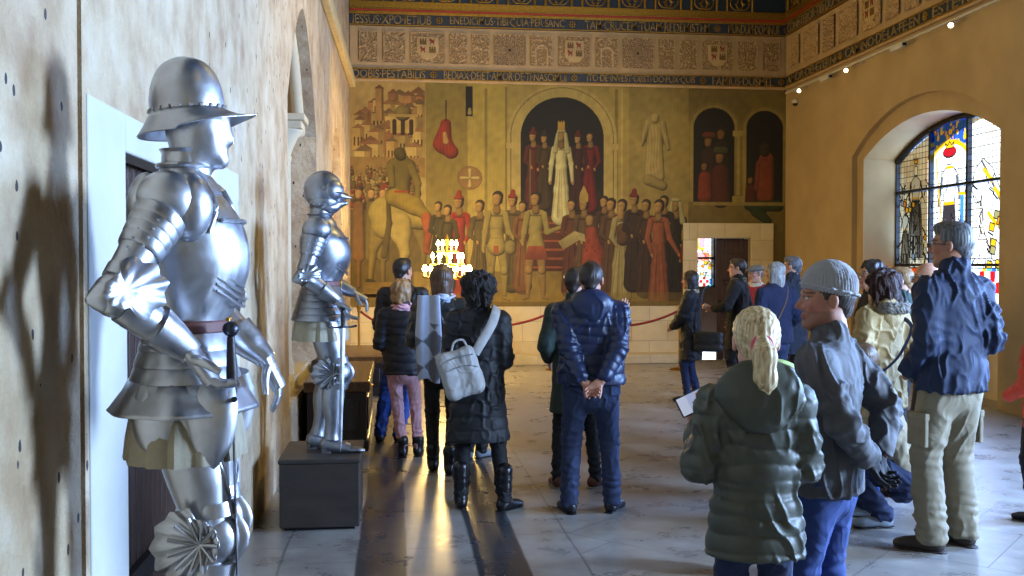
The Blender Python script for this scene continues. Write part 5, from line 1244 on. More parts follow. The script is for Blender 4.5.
HAIRF = {}
def make_hair(kind, m, t, MH, h, name='hair', hat=False):
    S = SDF(.015); dis = None
    def strands(P, f=1.0, amp=.0022):
        a = np.arctan2(P[:, 0], P[:, 1]+.02); return amp*.4*np.sin(a*34*f+2.2*wav(P, 18, 3))*np.clip(1.2-np.abs(P[:, 2]-.09)*2, 0, 1)
    if kind == 'short':
        S.ell((0, -.020, .045), (.083, .098, .086)).cap((0, -.055, .0), (0, -.065, -.035), .066, .045, k=.03); [S.cap((s*.072, -.01, .03), (s*.073, .008, .0), .014, .010, k=.015) for s in (-1, 1)]
        S.ell((0, .045, .095), (.055, .045, .034), k=.03); S.ell((0, .115, -.02), (.075, .075, .085), sub=True, k=.012)
        for s in (-1, 1): S.ell((s*.088, .0, -.016), (.022, .026, .036), sub=True, k=.008)
        S.cut((0, .15, -1), (0, -.06, -.075)); dis = lambda P: .0020*wav(P, 60, 4)+strands(P)
    elif kind == 'bald':
        S.ell((0, -.024, .015), (.080, .094, .060)); S.ell((0, .0, .10), (.11, .12, .055), sub=True, k=.01); S.ell((0, .10, 0), (.1, .085, .12), sub=True, k=.01); S.cut((0, 0, -1), (0, 0, -.055)); dis = lambda P: .002*wav(P, 80, 4)
    elif kind in ('bob', 'long', 'wavy'):
        L = {'bob': -.135, 'long': -.215, 'wavy': -.10}[kind]; w_ = {'bob': 1, 'long': 1, 'wavy': .95}[kind]
        S.ell((0, -.018, .045), (.088, .106, .090)); S.cap((0, -.035, .0), (0, -.048, L+.05), .090*w_, .075*w_, flat=((0, 1, 0), .85), k=.03)
        for s in (-1, 1): S.cap((s*.060, .010, .02), (s*.066, .012, L+.035), .032, .026, k=.03); S.cap((s*.03, -.07, -.05), (s*.035, -.075, L), .042, .028, k=.02)
        S.ell((0, .128, -.045), (.060, .085, .105), sub=True, k=.015); dis = lambda P: strands(P, 1.0, .0035)+.003*wav(P, 45, 6)
        if kind == 'wavy': dis = lambda P: .0075*wav(P, 60, 6)
    elif kind == 'curly':
        S.ell((0, -.025, .04), (.125, .128, .112)).cap((0, -.035, -.0), (0, -.05, -.06), .115, .092, k=.03); S.ell((0, .135, -.03), (.062, .085, .10), sub=True, k=.015); dis = lambda P: .016*wav(P, 78, 8)+.009*wav(P, 170, 3)
    elif kind == 'longcurly':
        S.ell((0, -.025, .045), (.115, .118, .10)).cap((0, -.04, .0), (0, -.08, -.17), .12, .10, flat=((0, 1, 0), .8), k=.04); [S.cap((s*.07, .0, 0), (s*.085, -.02, -.15), .045, .05, k=.03) for s in (-1, 1)]
        S.ell((0, .13, -.04), (.058, .08, .105), sub=True, k=.015); dis = lambda P: .014*wav(P, 70, 8)+.009*wav(P, 150, 3)
    elif kind == 'ponytail':
        S.ell((0, -.016, .045), (.086, .102, .090)).cap((0, -.06, .01), (0, -.10, -.005), .07, .03, k=.03); S.cap((0, -.03, .0), (0, -.055, -.045), .070, .050, k=.03)
        S.cap((0, -.112, -.005), (0, -.150, -.045), .030, .046, k=.02).cap((0, -.150, -.045), (.004, -.148, -.125), .038, .042, k=.02).cap((.004, -.148, -.125), (.012, -.140, -.19), .040, .018, k=.02)
        S.ell((0, .115, -.02), (.068, .07, .088), sub=True, k=.012); [S.ell((s*.088, .004, -.014), (.020, .024, .032), sub=True, k=.008) for s in (-1, 1)]
        dis = lambda P: .0010*np.sin(np.arctan2(P[:, 0], P[:, 2]-.0)*26+2*wav(P, 16, 3))*(P[:, 1] > -.11)+0.0016*np.sin(P[:, 0]*260+2.2*wav(P, 22, 4))*(P[:, 1] <= -.11)
    if hat: S.cut((0, -.15, 1), (0, 0, .040))
    return S.build(name, m, t, h=h, disp=dis, M=MH)
def person(label, pos, face, H, top, legs, hair, skin='#c08f73', head=(0, 0), armL=None, armR=None, feet=((-.10, 0, .15), (.10, 0, -.15)), w_=1.0, near=False, res=None, stub=0, fem=False,
           glasses=False, hs=1.0, group=None, hand_curl=.5, lean=(0, 0), hands=True, crouch=None, extra=None):
    s = H/1.75; t = thing('person', label, 'person', (pos[0], pos[1], 0), math.radians(face), group); t.scale = (s, s, s)
    dist = math.hypot(*pos); R = res or max(.0065, min(.012, dist*.0011))
    lx, ly = lean; hipz = .93 if crouch is None else crouch['hip'][2]
    HP_ = V3(0, 0, hipz) if crouch is None else V3(*crouch['hip'])
    def body_pt(x, y, z): u = (z-.93)/.6; return V3(HP_[0]+x+lx*u, HP_[1]+y+ly*u, HP_[2]+z-.93)
    SH = [body_pt(sx*.175*w_, -.01, 1.405) for sx in (-1, 1)]
    dflt = [((-.25, .03, .82), (-.3, -1, 0)), ((.25, .03, .82), (.3, -1, 0))]
    arms = []
    for i, a in enumerate((armL, armR)):
        a = a or dict(w=dflt[i][0], p=dflt[i][1]); el, wr = ik(SH[i], a['w'], .285, .255, a.get('p', dflt[i][1])); arms.append((SH[i], el, wr, a))
    # --- body: one surface for trunk and limbs, finer head and hands continuing it
    S = SDF(.03); S.cap(body_pt(0, 0, .93), body_pt(0, 0, 1.08), .135*w_, .12*w_, flat=((0, 1, 0), .66)).cap(body_pt(0, 0, 1.08), body_pt(0, .0, 1.32), .12*w_, .15*w_, flat=((0, 1, 0), .62)).cap(body_pt(-.12*w_, -.005, 1.39), body_pt(.12*w_, -.005, 1.39), .05)
    NK = body_pt(0, -.02, 1.45); S.cap(NK, NK+V3(0, .005, .08), .056, .054)
    for (sh, el, wr, a) in arms: S.cap(sh, el, .045, .036, k=.03).cap(el, wr, .036, .025, k=.02)
    LG = []
    for i, (fx_, fy_, yaw) in enumerate(feet):
        sx = -1 if i == 0 else 1; hip = HP_+V3(sx*.088*w_, 0, -.03); ank = V3(fx_, fy_, .085); 
        if crouch is None: kn, ank = ik(hip, ank, .40, .425, (sx*.12, 1, 0))
        else: kn = V3(*crouch['knees'][i])
        LG.append((hip, kn, ank, yaw)); S.cap(hip, kn, .07, .048, k=.03).cap(kn, ank, .046, .034, k=.02)
    sk = lin(skin); pc = lambda P: np.tile(sk, (len(P), 1))
    parts = [S.mesh(max(R, .011), None, pc)]
    HO = body_pt(0, .015, 1.625+.16*(hs-1)+(.012 if near else 0)); hy, hp = math.radians(head[0]), math.radians(head[1])
    MH = np.array(Matrix.Translation(HO) @ Matrix.Rotation(hy, 4, 'Z') @ Matrix.Rotation(hp, 4, 'X') @ Matrix.Scale(hs, 4))
    hv, hf, hcx = head_sdf(fem).mesh(.0042 if near else min(.008, max(.005, dist*.0008)), None, head_col(skin, stub)); parts.append((hv @ MH[:3, :3].T+MH[:3, 3], hf, hcx))
    if hands:
        for i, (sh, el, wr, a) in enumerate(arms):
            sx = -1 if i == 0 else 1; fa = (wr-el)/np.linalg.norm(wr-el); hd = np.array(a.get('d', fa), float); bk = a.get('b', (sx, .2, .1))
            M_ = frame(wr+np.array(hd)/np.linalg.norm(hd)*.02, hd, bk)
            th = a.get('thumb', (0, 1, 0))
            if M_[:3, 0] @ np.array(th, float) < 0: M_[:3, 0] *= -1
            Sx = hand_sdf(M_, sx, a.get('c', hand_curl)); gl = a.get('glove'); hc_ = lin(gl) if gl else sk
            v, f, c = Sx.mesh(.0042 if dist < 8 else .0065, None, lambda P: np.tile(hc_, (len(P), 1)))
            if gl is None: parts.append((v, f, c))
            else: mesh_obj('glove', v, f, cloth('glove_cloth', gl, .85), t, True)
    V, F, c = join_meshes(parts); mesh_obj('body', V, F, M_skin, t, True, c)
    # --- trousers
    lm = legs.get('m'); g = legs.get('w', 1.0)
    if lm:
        S = SDF(.025); S.cap(HP_+V3(0, 0, .02), HP_+V3(0, -.005, -.06), .142*w_, .152*w_, flat=((0, 1, 0), .70), k=.03)
        if fem: S.ell(HP_+V3(0, -.03, -.06), (.145, .085, .10), k=.04)
        for i, (hip, kn, ank, yaw) in enumerate(LG):
            S.cap(hip, kn, min(.092*g*w_, .101), .066*g, k=.035).cap(kn, ank+V3(0, -.01, legs.get('cuff', .0)), .066*g, legs.get('hem', .058)*g, k=.02)
        if crouch is None: S.cut((0, 0, -1), (0, 0, .045+legs.get('cuff', 0)))
        kz = .5
        def dt(P, sd=int(pos[0]*10)): q = folds(P, 34, .006, sd); kk = np.exp(-((P[:, 2]-.16)/.10)**2)+.5*np.exp(-((P[:, 2]-kz)/.10)**2); return q+.006*kk*np.sin(P[:, 2]*110+2*wav(P, 16, 1))
        S.build('trousers', lm, t, h=max(R, .008), disp=dt)
        if legs.get('pocket'):
            for i, (hip, kn, ank, yaw) in enumerate(LG):
                sx = -1 if i == 0 else 1; c_ = hip+(kn-hip)*.62; M_ = Matrix.Translation(Vector(c_+V3(sx*.070*g, 0, 0))); mb = MB(); mb.box((-.012, -.07, -.09), (.012, .07, .07), M_); mb.box((-.016, -.073, .05), (.016, .073, .09), M_); mb.build('cargo_pocket', lm, t, False, bevel=.006)
    # --- shoes
    for i, (hip, kn, ank, yaw) in enumerate(LG):
        sm = legs.get('shoe', M_shoe); boot = legs.get('boot', 0); S = SDF(.02); dr = rotz((0, 1, 0), yaw)
        b0 = V3(ank[0], ank[1], 0); S.ell(b0+dr*-.035+V3(0, 0, .045), (.040, .040, .048)).cap(b0+dr*-.02+V3(0, 0, .05), b0+dr*.12+V3(0, 0, .032), .043, .036).ell(b0+dr*.15+V3(0, 0, .028), (.040, .045, .026)).cap(b0+V3(0, 0, .05), b0+V3(0, 0, .10), .045, .044)
        if boot: S.cap(b0+V3(0, -.0, .08), b0+V3(0, -.012, boot), .05, .060)
        S.cut((0, 0, -1), (0, 0, .006)); sh = S.build('shoe' if not boot else 'boot', sm, t, h=max(R*.8, .006), disp=(lambda P: .0015*np.sin(P[:, 2]*80+2*wav(P, 20, 1))*(P[:, 2] > .1)) if boot else None)
        S = SDF(.01); S.cap(b0+dr*-.045, b0+dr*.15, .045, .043, flat=((0, 0, 1), .35)); hl = legs.get('heel', 0)
        S.cut((0, 0, -1), (0, 0, 0.0)); S.cut((0, 0, 1), (0, 0, .016)); S.build('sole', legs.get('sole', M_shoe), sh, h=.007)
    # --- top garment
    tm = top['m']; hem = top.get('hem', .80); k_ = top.get('w', 1.0)*w_; q = top.get('quilt'); fat = top.get('fat', 0)+0.0; fl = .68+top.get('deep', 0)
    S = SDF(.03); Y1 = (0, 1, 0)
    S.cap(body_pt(0, 0, .93), body_pt(0, 0, 1.10), .165*k_+fat, .155*k_+fat, flat=(Y1, fl), q=q, k=.03)
    if hem >= .8: S.cap(body_pt(0, -.004, .98), body_pt(0, -.004, .84), .170*k_+fat, .174*k_+fat, flat=(Y1, fl+.03), q=q, k=.03)
    S.cap(body_pt(0, 0, 1.10), body_pt(0, 0, 1.32), .155*k_+fat, .172*k_+fat, flat=(Y1, fl-.03), q=q, k=.03)
    S.cap(body_pt(-.125*w_, -.008, 1.385), body_pt(.125*w_, -.008, 1.385), .062+fat, q=q, k=.04); S.cap(body_pt(-.05, -.012, 1.42), body_pt(.05, -.012, 1.42), .058+fat*.6, k=.04)
    if crouch is None and hem < .93: S.cap(body_pt(0, 0, .95), V3(lx*0, 0, hem-.04), .165*k_+fat, top.get('flare', .175)*k_+fat, flat=(Y1, fl+.02), q=q, k=.03)
    if top.get('belt'): pass
    if fem: S.ell(body_pt(0, .07, 1.25), (.13, .07, .07), k=.05)
    S.cut((0, 0, -1), (0, 0, hem))
    sf = top.get('sleeve', 1.0)
    ring = top.get('sq', q)
    for (sh, el, wr, a) in arms:
        u = (wr-el)/np.linalg.norm(wr-el); S.cap(sh+V3(0, 0, -.005), el, (.064+fat*.8)*sf, (.056+fat*.7)*sf, k=.028, q=ring); S.cap(el, wr-u*.045, (.056+fat*.7)*sf, (.044+fat*.5)*sf, k=.02, q=ring)
    c_ = top.get('collar', .05)
    if c_: S.cap(NK+V3(0, .012, -.015), NK+V3(0, .018, c_), .080+fat*.3, .077+fat*.4, flat=(Y1, .92), k=.02)
    amp = top.get('fold', .0055)*1.35
    def dtop(P, sd=int(pos[1]*10)):
        o = folds(P, top.get('ff', 32), amp, sd)
        for (sh, el, wr, a) in arms:
            dd = np.linalg.norm(P-el, axis=1); o = o+amp*1.1*np.exp(-(dd/.10)**2)*np.sin((P @ ((wr-sh)/np.linalg.norm(wr-sh)))*95+2*wav(P, 14, 2))
        if top.get('cinch'): o = o-.014*np.exp(-((P[:, 2]-top['cinch'])/.025)**2)
        return o
    jk = S.build(top.get('name', 'jacket'), tm, t, h=R if not near else .0075, disp=dtop)
    if top.get('hood'):
        hm = top.get('hood_m', tm); S = SDF(.03); hz = top['hood']; S.ell(NK+V3(0, -.075, .005), (.135*hz, .060*hz, .105*hz)).cap(NK+V3(-.085, -.02, .03), NK+V3(-.05, .06, -.02), .042, .03).cap(NK+V3(.085, -.02, .03), NK+V3(.05, .06, -.02), .042, .03).ell(NK+V3(0, -.085, -.07), (.085*hz, .045*hz, .07*hz))
        S.ell(NK+V3(0, .0, .11), (.085, .075, .085), sub=True, k=.02)
        S.build('hood', hm, t, h=R if not near else .0075, disp=lambda P: folds(P, 34, .006, 9))
        if top.get('fur'):
            S = SDF(.02); [S.cap(NK+V3(.125*math.cos(a), -.06+.10*math.sin(a), .02-.05*math.sin(-a)*0), NK+V3(.125*math.cos(a+.35), -.06+.10*math.sin(a+.35), .02), .036, k=.02) for a in np.arange(-.4-2.4, .5, .35)]; S.build('fur_trim', top['fur'], t, h=.0075, disp=lambda P: .009*wav(P, 150, 2)+.006*wav(P, 260, 5))
    if top.get('scarf'):
        S = SDF(.02); n0 = NK+V3(0, .015, .02); [S.cap(n0+V3(.078*math.cos(a), .070*math.sin(a), .012*math.sin(a*3)), n0+V3(.078*math.cos(a+.5), .070*math.sin(a+.5), .012*math.sin(a*3+1.5)), .032, k=.02) for a in np.arange(0, 6.28, .5)]
        S.build('scarf', top['scarf'], t, h=R*.8, disp=lambda P: .006*np.sin(P[:, 2]*170+3*wav(P, 18, 3)))
    # --- hair, hats, glasses
    MHm = Matrix([list(r) for r in MH]); kd, hm = hair[0], hair[1]
    if kd: make_hair(kd, hm, t, MH, .0055 if near else max(.006, min(.010, dist*.0009)), hat='hat' in (extra or {}))
    if glasses:
        mb = MB()
        for sx in (-1, 1):
            mb.tube([(sx*.031+.022*math.cos(a), .108, .002+.016*math.sin(a)) for a in np.linspace(0, 6.283, 17)], [.0022]*17, 6, 1, up=(0, 1, 0)); mb.tube([(sx*.052, .106, .006), (sx*.078, .05, .008), (sx*.086, -.015, .004)], [.002]*3, 6, 2)
        mb.tube([(-.010, .110, .004), (.010, .110, .004)], [.002]*2, 6, 1); o = mb.build('glasses', M_glassf, t); o.matrix_local = MHm
    if 'hat' in (extra or {}):
        k, m1 = extra['hat']
        if k == 'beanie':
            S = SDF(.02); S.ell((0, -.018, .052), (.090, .108, .108)); S.cap((0, -.015, .044), (0, -.015, .062), .090, .089, flat=(Y1, 1.14), k=.01); S.cut((0, .22, -1), (0, 0, .026))
            rib = lambda P: .0028*np.sin(np.arctan2(P[:, 0], P[:, 1]+.018)*44)*np.clip((.165-P[:, 2])*14, 0, 1); S.build('beanie', m1, t, h=.0048, disp=rib, M=MH)
            S = SDF(.006); [S.cap((.093*math.cos(a), -.018+.111*math.sin(a), .040+.024*math.sin(a)), (.093*math.cos(a+.3), -.018+.111*math.sin(a+.3), .040+.024*math.sin(a+.3)), .0055, k=.01) for a in np.arange(0, 6.28, .3)]; S.build('beanie_cuff', m1, t, h=.004, M=MH)
        else:
            S = SDF(.02); S.cap((0, -.03, .075), (0, .04, .068), .098, .088, flat=((0, 0, 1), .55)).cap((0, .06, .058), (0, .118, .040), .07, .052, flat=((0, 0, 1), .22)); S.build('flat_cap', m1, t, h=.008, disp=lambda P: .002*wav(P, 60), M=MH)
    return t, dict(NK=NK, arms=arms, MH=MH, HO=HO, s=s, HP=HP_)
def at_person(t, p): return t.matrix_basis @ Vector(p)
def pers_world(t, p):
    a = t.rotation_euler[2]; v = rotz(np.array(p, float)*t.scale[0], a); return v+np.array(t.location)

BK_puff = cloth('black_puffer', '#141317', .62, wr=.06, var=.2); NV_puff = cloth('navy_puffer', '#182342', .42, wr=.06, var=.15); OL_puff = cloth('olive_puffer', '#44463a', .5, wr=.06, var=.15)
GR_puff = cloth('dark_green_grey_puffer', '#2c3030', .4, wr=.06); Jean = cloth('blue_denim', '#262f4a', .85, bs=220); JeanD = cloth('dark_denim', '#1c2748', .85, bs=220); JeanM = cloth('mid_denim', '#2a4078', .85, bs=220); JeanB = cloth('bright_denim', '#2a4a94', .85); Blk = cloth('black_trousers', '#131316', .8)
Pink = cloth('pink_trousers', '#b88a8e', .8); Khaki = cloth('khaki_cotton', '#827863', .85); Coatg = cloth('dark_green_wool', '#34423c', .9); BlkCoat = cloth('black_wool', '#161517', .85); Navy = cloth('navy_fleece', '#15223f', .75); NavyK = cloth('navy_knit', '#151b36', .9)
Char = cloth('charcoal_softshell', '#4e4e52', .75); Tan = cloth('tan_cotton', '#a1885a', .8); RedK = cloth('red_wool', '#9c2424', .85); WoolG = cloth('grey_knit', '#a2a2a6', .95, bump=.8, bs=300); Beige = cloth('beige_coat_cloth', '#9c9078', .8); Tweed = cloth('grey_tweed', '#6b675e', .95, bump=.6, bs=260)
LtBlue = cloth('pale_blue_scarf', '#b9c4dc', .9); PinkS = cloth('pink_scarf', '#c99aa6', .9); Cream = cloth('cream_scarf', '#c9bfa4', .9); FurM = mat('grey_fur', '#7c7468', .9, var=.5, vs=40, bump=.8, bs=200)
Orange = cloth('orange_jacket', '#d2401a', .6); Lime = cloth('lime_cloth', '#bccf84', .5)
L_PEOPLE = []
# left group, nearest the wall first
person('man in a black jacket and blue jeans watching the candles, nearest the chests', (.07, 9.17), -8, 1.68, dict(m=BK_puff, hem=.82, quilt=(.10, .008), fat=.012, collar=.05), dict(m=JeanB, w=1.05), ('short', H_black), head=(-28, 0), armL=dict(w=(-.17, .20, 1.02)), armR=dict(w=(.17, .2, 1.0)), feet=((-.22, 0, .15), (-.04, 0, -.1)), hands=False)
t, I_ = person('person with short wavy fair hair, pink scarf, black puffer jacket and pink trousers', (.06, 8.46), -4, 1.50, dict(m=BK_puff, hem=.82, quilt=(.085, .009), fat=.012, scarf=PinkS, collar=.04), dict(m=Pink, w=.88, boot=.16), ('wavy', H_lbrown), head=(-40, 0), armL=dict(w=(-.16, .2, 1.05)), armR=dict(w=(.16, .22, 1.05)), fem=True, feet=((.0, .0, .1), (.15, .05, -.1)), hands=False)
t3, I3 = person('woman with a brown bob, pale patterned scarf and black trousers beside the curly haired woman', (.36, 7.74), -10, 1.62, dict(m=GR_puff, hem=.86, quilt=(.08, .009), fat=.014, scarf=LtBlue, collar=.03), dict(m=Blk, w=.86, boot=.20), ('bob', H_brown), head=(-10, 0), armL=dict(w=(-.18, .2, 1.05)), armR=dict(w=(.18, .2, 1.02)), fem=True, feet=((-.09, .10, .1), (.07, -.03, -.05)), hands=False)
# the scarf's loose end with grey diamonds, hanging down the back
def scarf_tail(t, x, y, z1, z0, w0, mats):
    n = 70; nx = 20
    P = [(x+(u-.5)*w0*(1.25-.5*abs(v-.5))+.0, y-.012*math.sin(u*9)-.02*math.sin(v*3), z1+(z0-z1)*v+.02*math.sin(u*5)*v) for v in np.linspace(0, 1, n) for u in np.linspace(0, 1, nx)]
    P = np.array(P); idx = np.arange(n*nx).reshape(n, nx); F = np.stack([idx[:-1, :-1], idx[:-1, 1:], idx[1:, 1:], idx[1:, :-1]], -1).reshape(-1, 4)
    U = np.tile(np.linspace(0, 1, nx), n); Vv = np.repeat(np.linspace(0, 1, n), nx); ch = ((np.floor(U*1.0+Vv*3.2)+np.floor(Vv*3.2-U*1.0+.5)) % 2)*(Vv > .32)
    col = np.where(ch[:, None] > .5, lin('#6a6d76'), lin('#b9c2d6')); o = mesh_obj('scarf_tail', P, F, mats, t, True, col); md = o.modifiers.new('thick', 'SOLIDIFY'); md.thickness = .014
M_scarfv = mat('diamond_scarf', '#ffffff', .9, vcol=True, bump=.3, bs=120)
scarf_tail(t3, -.085, -.165, 1.50, .80, .17, M_scarfv)
person('person almost hidden beyond the curly haired woman, one grey shoe showing', (.70, 8.35), 0, 1.46, dict(m=BK_puff, hem=.80), dict(m=Blk, shoe=M_gshoe), ('short', H_dark), head=(0, 0), fem=True, feet=((-.11, .0, .1), (.02, .0, -.9)), hands=False)
t4, I4 = person('woman with dark curly hair, long black quilted coat and black boots', (.545, 6.60), -8, 1.56, dict(m=BK_puff, name='coat', hem=.51, quilt=(.10, .008), fat=.022, flare=.215, collar=.07, w=1.05), dict(m=Blk, w=.92, boot=.30), ('curly', H_curl), head=(8, 0), armL=dict(w=(-.16, .20, 1.02), p=(-.25, -1, -.5)), armR=dict(w=(.15, .22, 1.04), p=(.25, -1, -.5)), fem=True, feet=((-.13, .03, .15), (.20, -.05, -.75)), w_=.97, hands=False)
# centre pair
person('person in long dark green coat and brown shoes, half hidden behind man in navy puffer', (1.30, 7.15), -6, 1.60, dict(m=Coatg, name='coat', hem=.60, flare=.20, fat=.01, collar=.06, w=1.0, fold=.003), dict(m=Blk, w=.85, shoe=M_bshoe, sole=M_sole), ('short', H_dark), head=(-25, 0), armR=dict(w=(.40, .34, 1.34), p=(.5, -.4, -1), d=(.35, .3, .9), b=(0, -1, .2), c=.15, thumb=(-1, 0, 0)), armL=dict(w=(-.2, .15, 1.0)), feet=((-.14, .0, .2), (.16, .0, -.9)))
t5, I5 = person('man in a navy puffer jacket with his hands clasped behind his back', (1.27, 6.42), -10, 1.64, dict(m=NV_puff, hem=.90, quilt=(.065, .0075), fat=.018, hood=1.08, collar=.05, w=1.1, sq=(.06, .008)), dict(m=Jean, w=1.08), ('short', H_dark), skin='#b98268', head=(-6, 4), w_=1.13,
    armL=dict(w=(-.055, -.235, .935), p=(-1, -.05, -.1), d=(.75, -.18, -.55), b=(0, 1, -.1), c=.55, thumb=(0, 0, -1)), armR=dict(w=(.07, -.250, .95), p=(1, -.05, -.1), d=(-.75, -.05, -.6), b=(0, 1, .1), c=.45, thumb=(0, 0, -1)), feet=((-.15, -.02, .35), (.15, .03, -.45)))
# far right group
t7, I7 = person('woman with glasses and dark hair in a long black coat, shoulder bag at her hip', (3.49, 11.55), 62, 1.55, dict(m=BK_puff, name='coat', hem=.56, quilt=(.12, .006), fat=.02, flare=.20, scarf=Cream, w=1.02), dict(m=JeanD, w=.88), ('long', H_dark), head=(12, 0), armL=dict(w=(-.07, .25, .98), p=(-1, -.6, -.3), d=(.7, .5, -.1), c=.5), armR=dict(w=(.08, .25, .97), p=(1, -.6, -.3), d=(-.7, .5, -.1), c=.5), fem=True, glasses=True, feet=((-.09, .03, .1), (.09, -.06, -.1)))
person('dark haired man with glasses in a black coat beside the far doorway', (4.14, 11.75), 58, 1.70, dict(m=BlkCoat, name='coat', hem=.62, fat=.014, flare=.19, scarf=Tweed, w=1.05, fold=.003), dict(m=Blk), ('short', H_dark), head=(12, 0), glasses=True, armL=dict(w=(-.2, .28, 1.12), p=(-.7, -1, 0), d=(.1, 1, .35)), armR=dict(w=(.22, .10, .95)), w_=1.08)
person('older man in a grey flat cap, glasses and a red sweater', (4.66, 12.55), 150, 1.62, dict(m=RedK, name='sweater', hem=.84, collar=.0, fat=.01, scarf=Cream, fold=.003), dict(m=Blk), ('short', H_grey), head=(-40, 0), glasses=True, extra=dict(hat=('cap', Tweed)), w_=1.05)
t10, I10 = person('woman with silver streaked shoulder length hair in a navy top and blue jeans', (3.98, 10.15), 18, 1.65, dict(m=NavyK, name='sweater', hem=.84, fat=.012, collar=.02, fold=.004, w=1.08), dict(m=Jean, w=1.08), ('long', H_silver), head=(38, 0), fem=True, armL=dict(w=(-.22, .18, .98)), armR=dict(w=(.24, .12, .98)), w_=1.08)
person('grey haired man in a dark coat behind the woman with silver streaked hair', (4.50, 10.95), 22, 1.72, dict(m=cloth('slate_coat', '#1e2430', .8), name='coat', hem=.62, fat=.014, collar=.06), dict(m=Blk), ('short', H_grey), head=(30, 0), w_=1.04, hands=False)
# right group, behind the near figures
t15, I15 = person('woman with long curly chestnut hair in a tan parka with a fur trimmed hood', (3.36, 6.60), 22, 1.58, dict(m=Tan, name='parka', hem=.70, fat=.022, flare=.205, w=1.05, hood=.95, fur=FurM, fold=.007), dict(m=JeanB, w=.92), ('longcurly', H_red), head=(20, 0), fem=True, armL=dict(w=(-.20, .18, 1.0)), armR=dict(w=(.24, .10, .95)), hands=False)
person('dark haired woman with glasses looking left, behind the chestnut haired woman', (3.74, 7.5), 80, 1.66, dict(m=BlkCoat, hem=.8, fat=.01), dict(m=Blk), ('wavy', H_black), head=(15, 2), fem=True, glasses=True, hands=False)
person('person with short fair brown hair between the chestnut hair and the window', (4.12, 7.75), 40, 1.60, dict(m=Coatg, hem=.8, fat=.01), dict(m=Blk), ('short', H_lbrown), head=(20, 0), hands=False)
person('balding grey haired man with glasses half hidden by the tall man in navy', (3.90, 6.95), 60, 1.64, dict(m=cloth('teal_jacket', '#24424c', .8), hem=.8, fat=.01), dict(m=Blk), ('bald', H_grey), head=(14, 0), glasses=True, hands=False)
person('crouching person in a beige coat and navy jeans on the floor between the standing men', (3.02, 5.95), 80, 1.70, dict(m=Beige, name='coat', hem=.20, fat=.012, fold=.007), dict(m=JeanD, w=1.1, shoe=M_gshoe), ('short', H_brown), head=(0, -10), lean=(0, .22), crouch=dict(hip=(0, -.14, .34), knees=((-.14, .30, .46), (.16, .30, .30))), feet=((-.12, .02, .1), (.14, .02, -.1)), armL=dict(w=(-.16, .42, .50)), armR=dict(w=(.16, .42, .46)))
person('child in an orange jacket and black scarf at the right edge of the hall', (4.06, 5.85), 20, 1.36, dict(m=Orange, hem=.78, fat=.015, scarf=cloth('black_scarf', '#121214', .9)), dict(m=Blk), ('bob', H_black), head=(0, 0), armL=dict(w=(-.2, .2, 1.0)), hands=False)
# the three nearest people
t19, I19 = person('tall grey haired man in a navy jacket and khaki cargo trousers', (3.14, 5.34), 12, 1.85, dict(m=Navy, hem=.86, fat=.014, collar=.07, w=1.06, fold=.0065, ff=34), dict(m=Khaki, w=1.22, pocket=True, shoe=M_tshoe, sole=M_tshoe, hem=.066), ('short', H_grey), skin='#a87358', head=(34, 0), glasses=True, w_=.98, armL=dict(w=(-.20, .12, .93), p=(-.15, -1, -.1), c=.5), armR=dict(w=(.17, .15, 1.0), p=(.12, -1, -.1), c=.5), feet=((-.13, .0, .75), (.12, .04, .3)), near=True, hands=False)
t13, I13 = person('man in a grey knitted beanie and charcoal jacket, gloved hands behind his back', (1.64, 3.64), 46, 1.58, dict(m=Char, hem=.84, fat=.016, collar=.045, w=.98, fold=.0065, ff=36), dict(m=JeanM, w=1.12), ('short', H_dark), skin='#a8745c', head=(36, 0), stub=.35, w_=1.04, near=True, hs=1.07,
    armL=dict(w=(-.045, -.19, .99), p=(-1, -.35, -.2), d=(.6, -.3, -.6), b=(0, 1, 0), c=.6, thumb=(0, 0, -1), glove='#26262a'), armR=dict(w=(.07, -.205, 1.0), p=(1, -.4, -.1), d=(-.6, -.15, -.7), b=(0, 1, 0), c=.55, thumb=(0, 0, -1), glove='#26262a'), extra=dict(hat=('beanie', WoolG)), feet=((-.13, .03, .2), (.13, -.03, -.2)))
t12, I12 = person('blond girl with a ponytail in an olive puffer coat, holding up a phone', (1.235, 3.32), -10, 1.43, dict(m=OL_puff, name='coat', hem=.76, quilt=(.072, .011), fat=.022, flare=.205, cinch=1.04, hood=1.35, w=1.02, sq=(.075, .009), collar=.05), dict(m=JeanD, w=.95, boot=.2), ('ponytail', H_blond), skin='#d3a08c', head=(2, -2), near=True, fem=True, w_=.96, hs=1.13,
    armL=dict(w=(-.235, .17, 1.28), p=(-.12, -.7, -1), d=(.0, .25, .95), b=(0, -1, .2), c=.5, thumb=(1, 0, 0)), armR=dict(w=(.14, .27, 1.10), p=(.35, -.5, -1), c=.5))
mb = MB(); MHx = I12['MH']; 
mb.tube([(.034*math.cos(a), -.116, -.010+.034*math.sin(a)) for a in np.linspace(0, 6.283, 25)], [.0095]*25, 10, 1, up=(0, 1, 0)); o = mb.build('hair_tie', cloth('pink_hair_tie', '#d8607c', .6), t12); o.matrix_local = Matrix([list(r) for r in MHx])

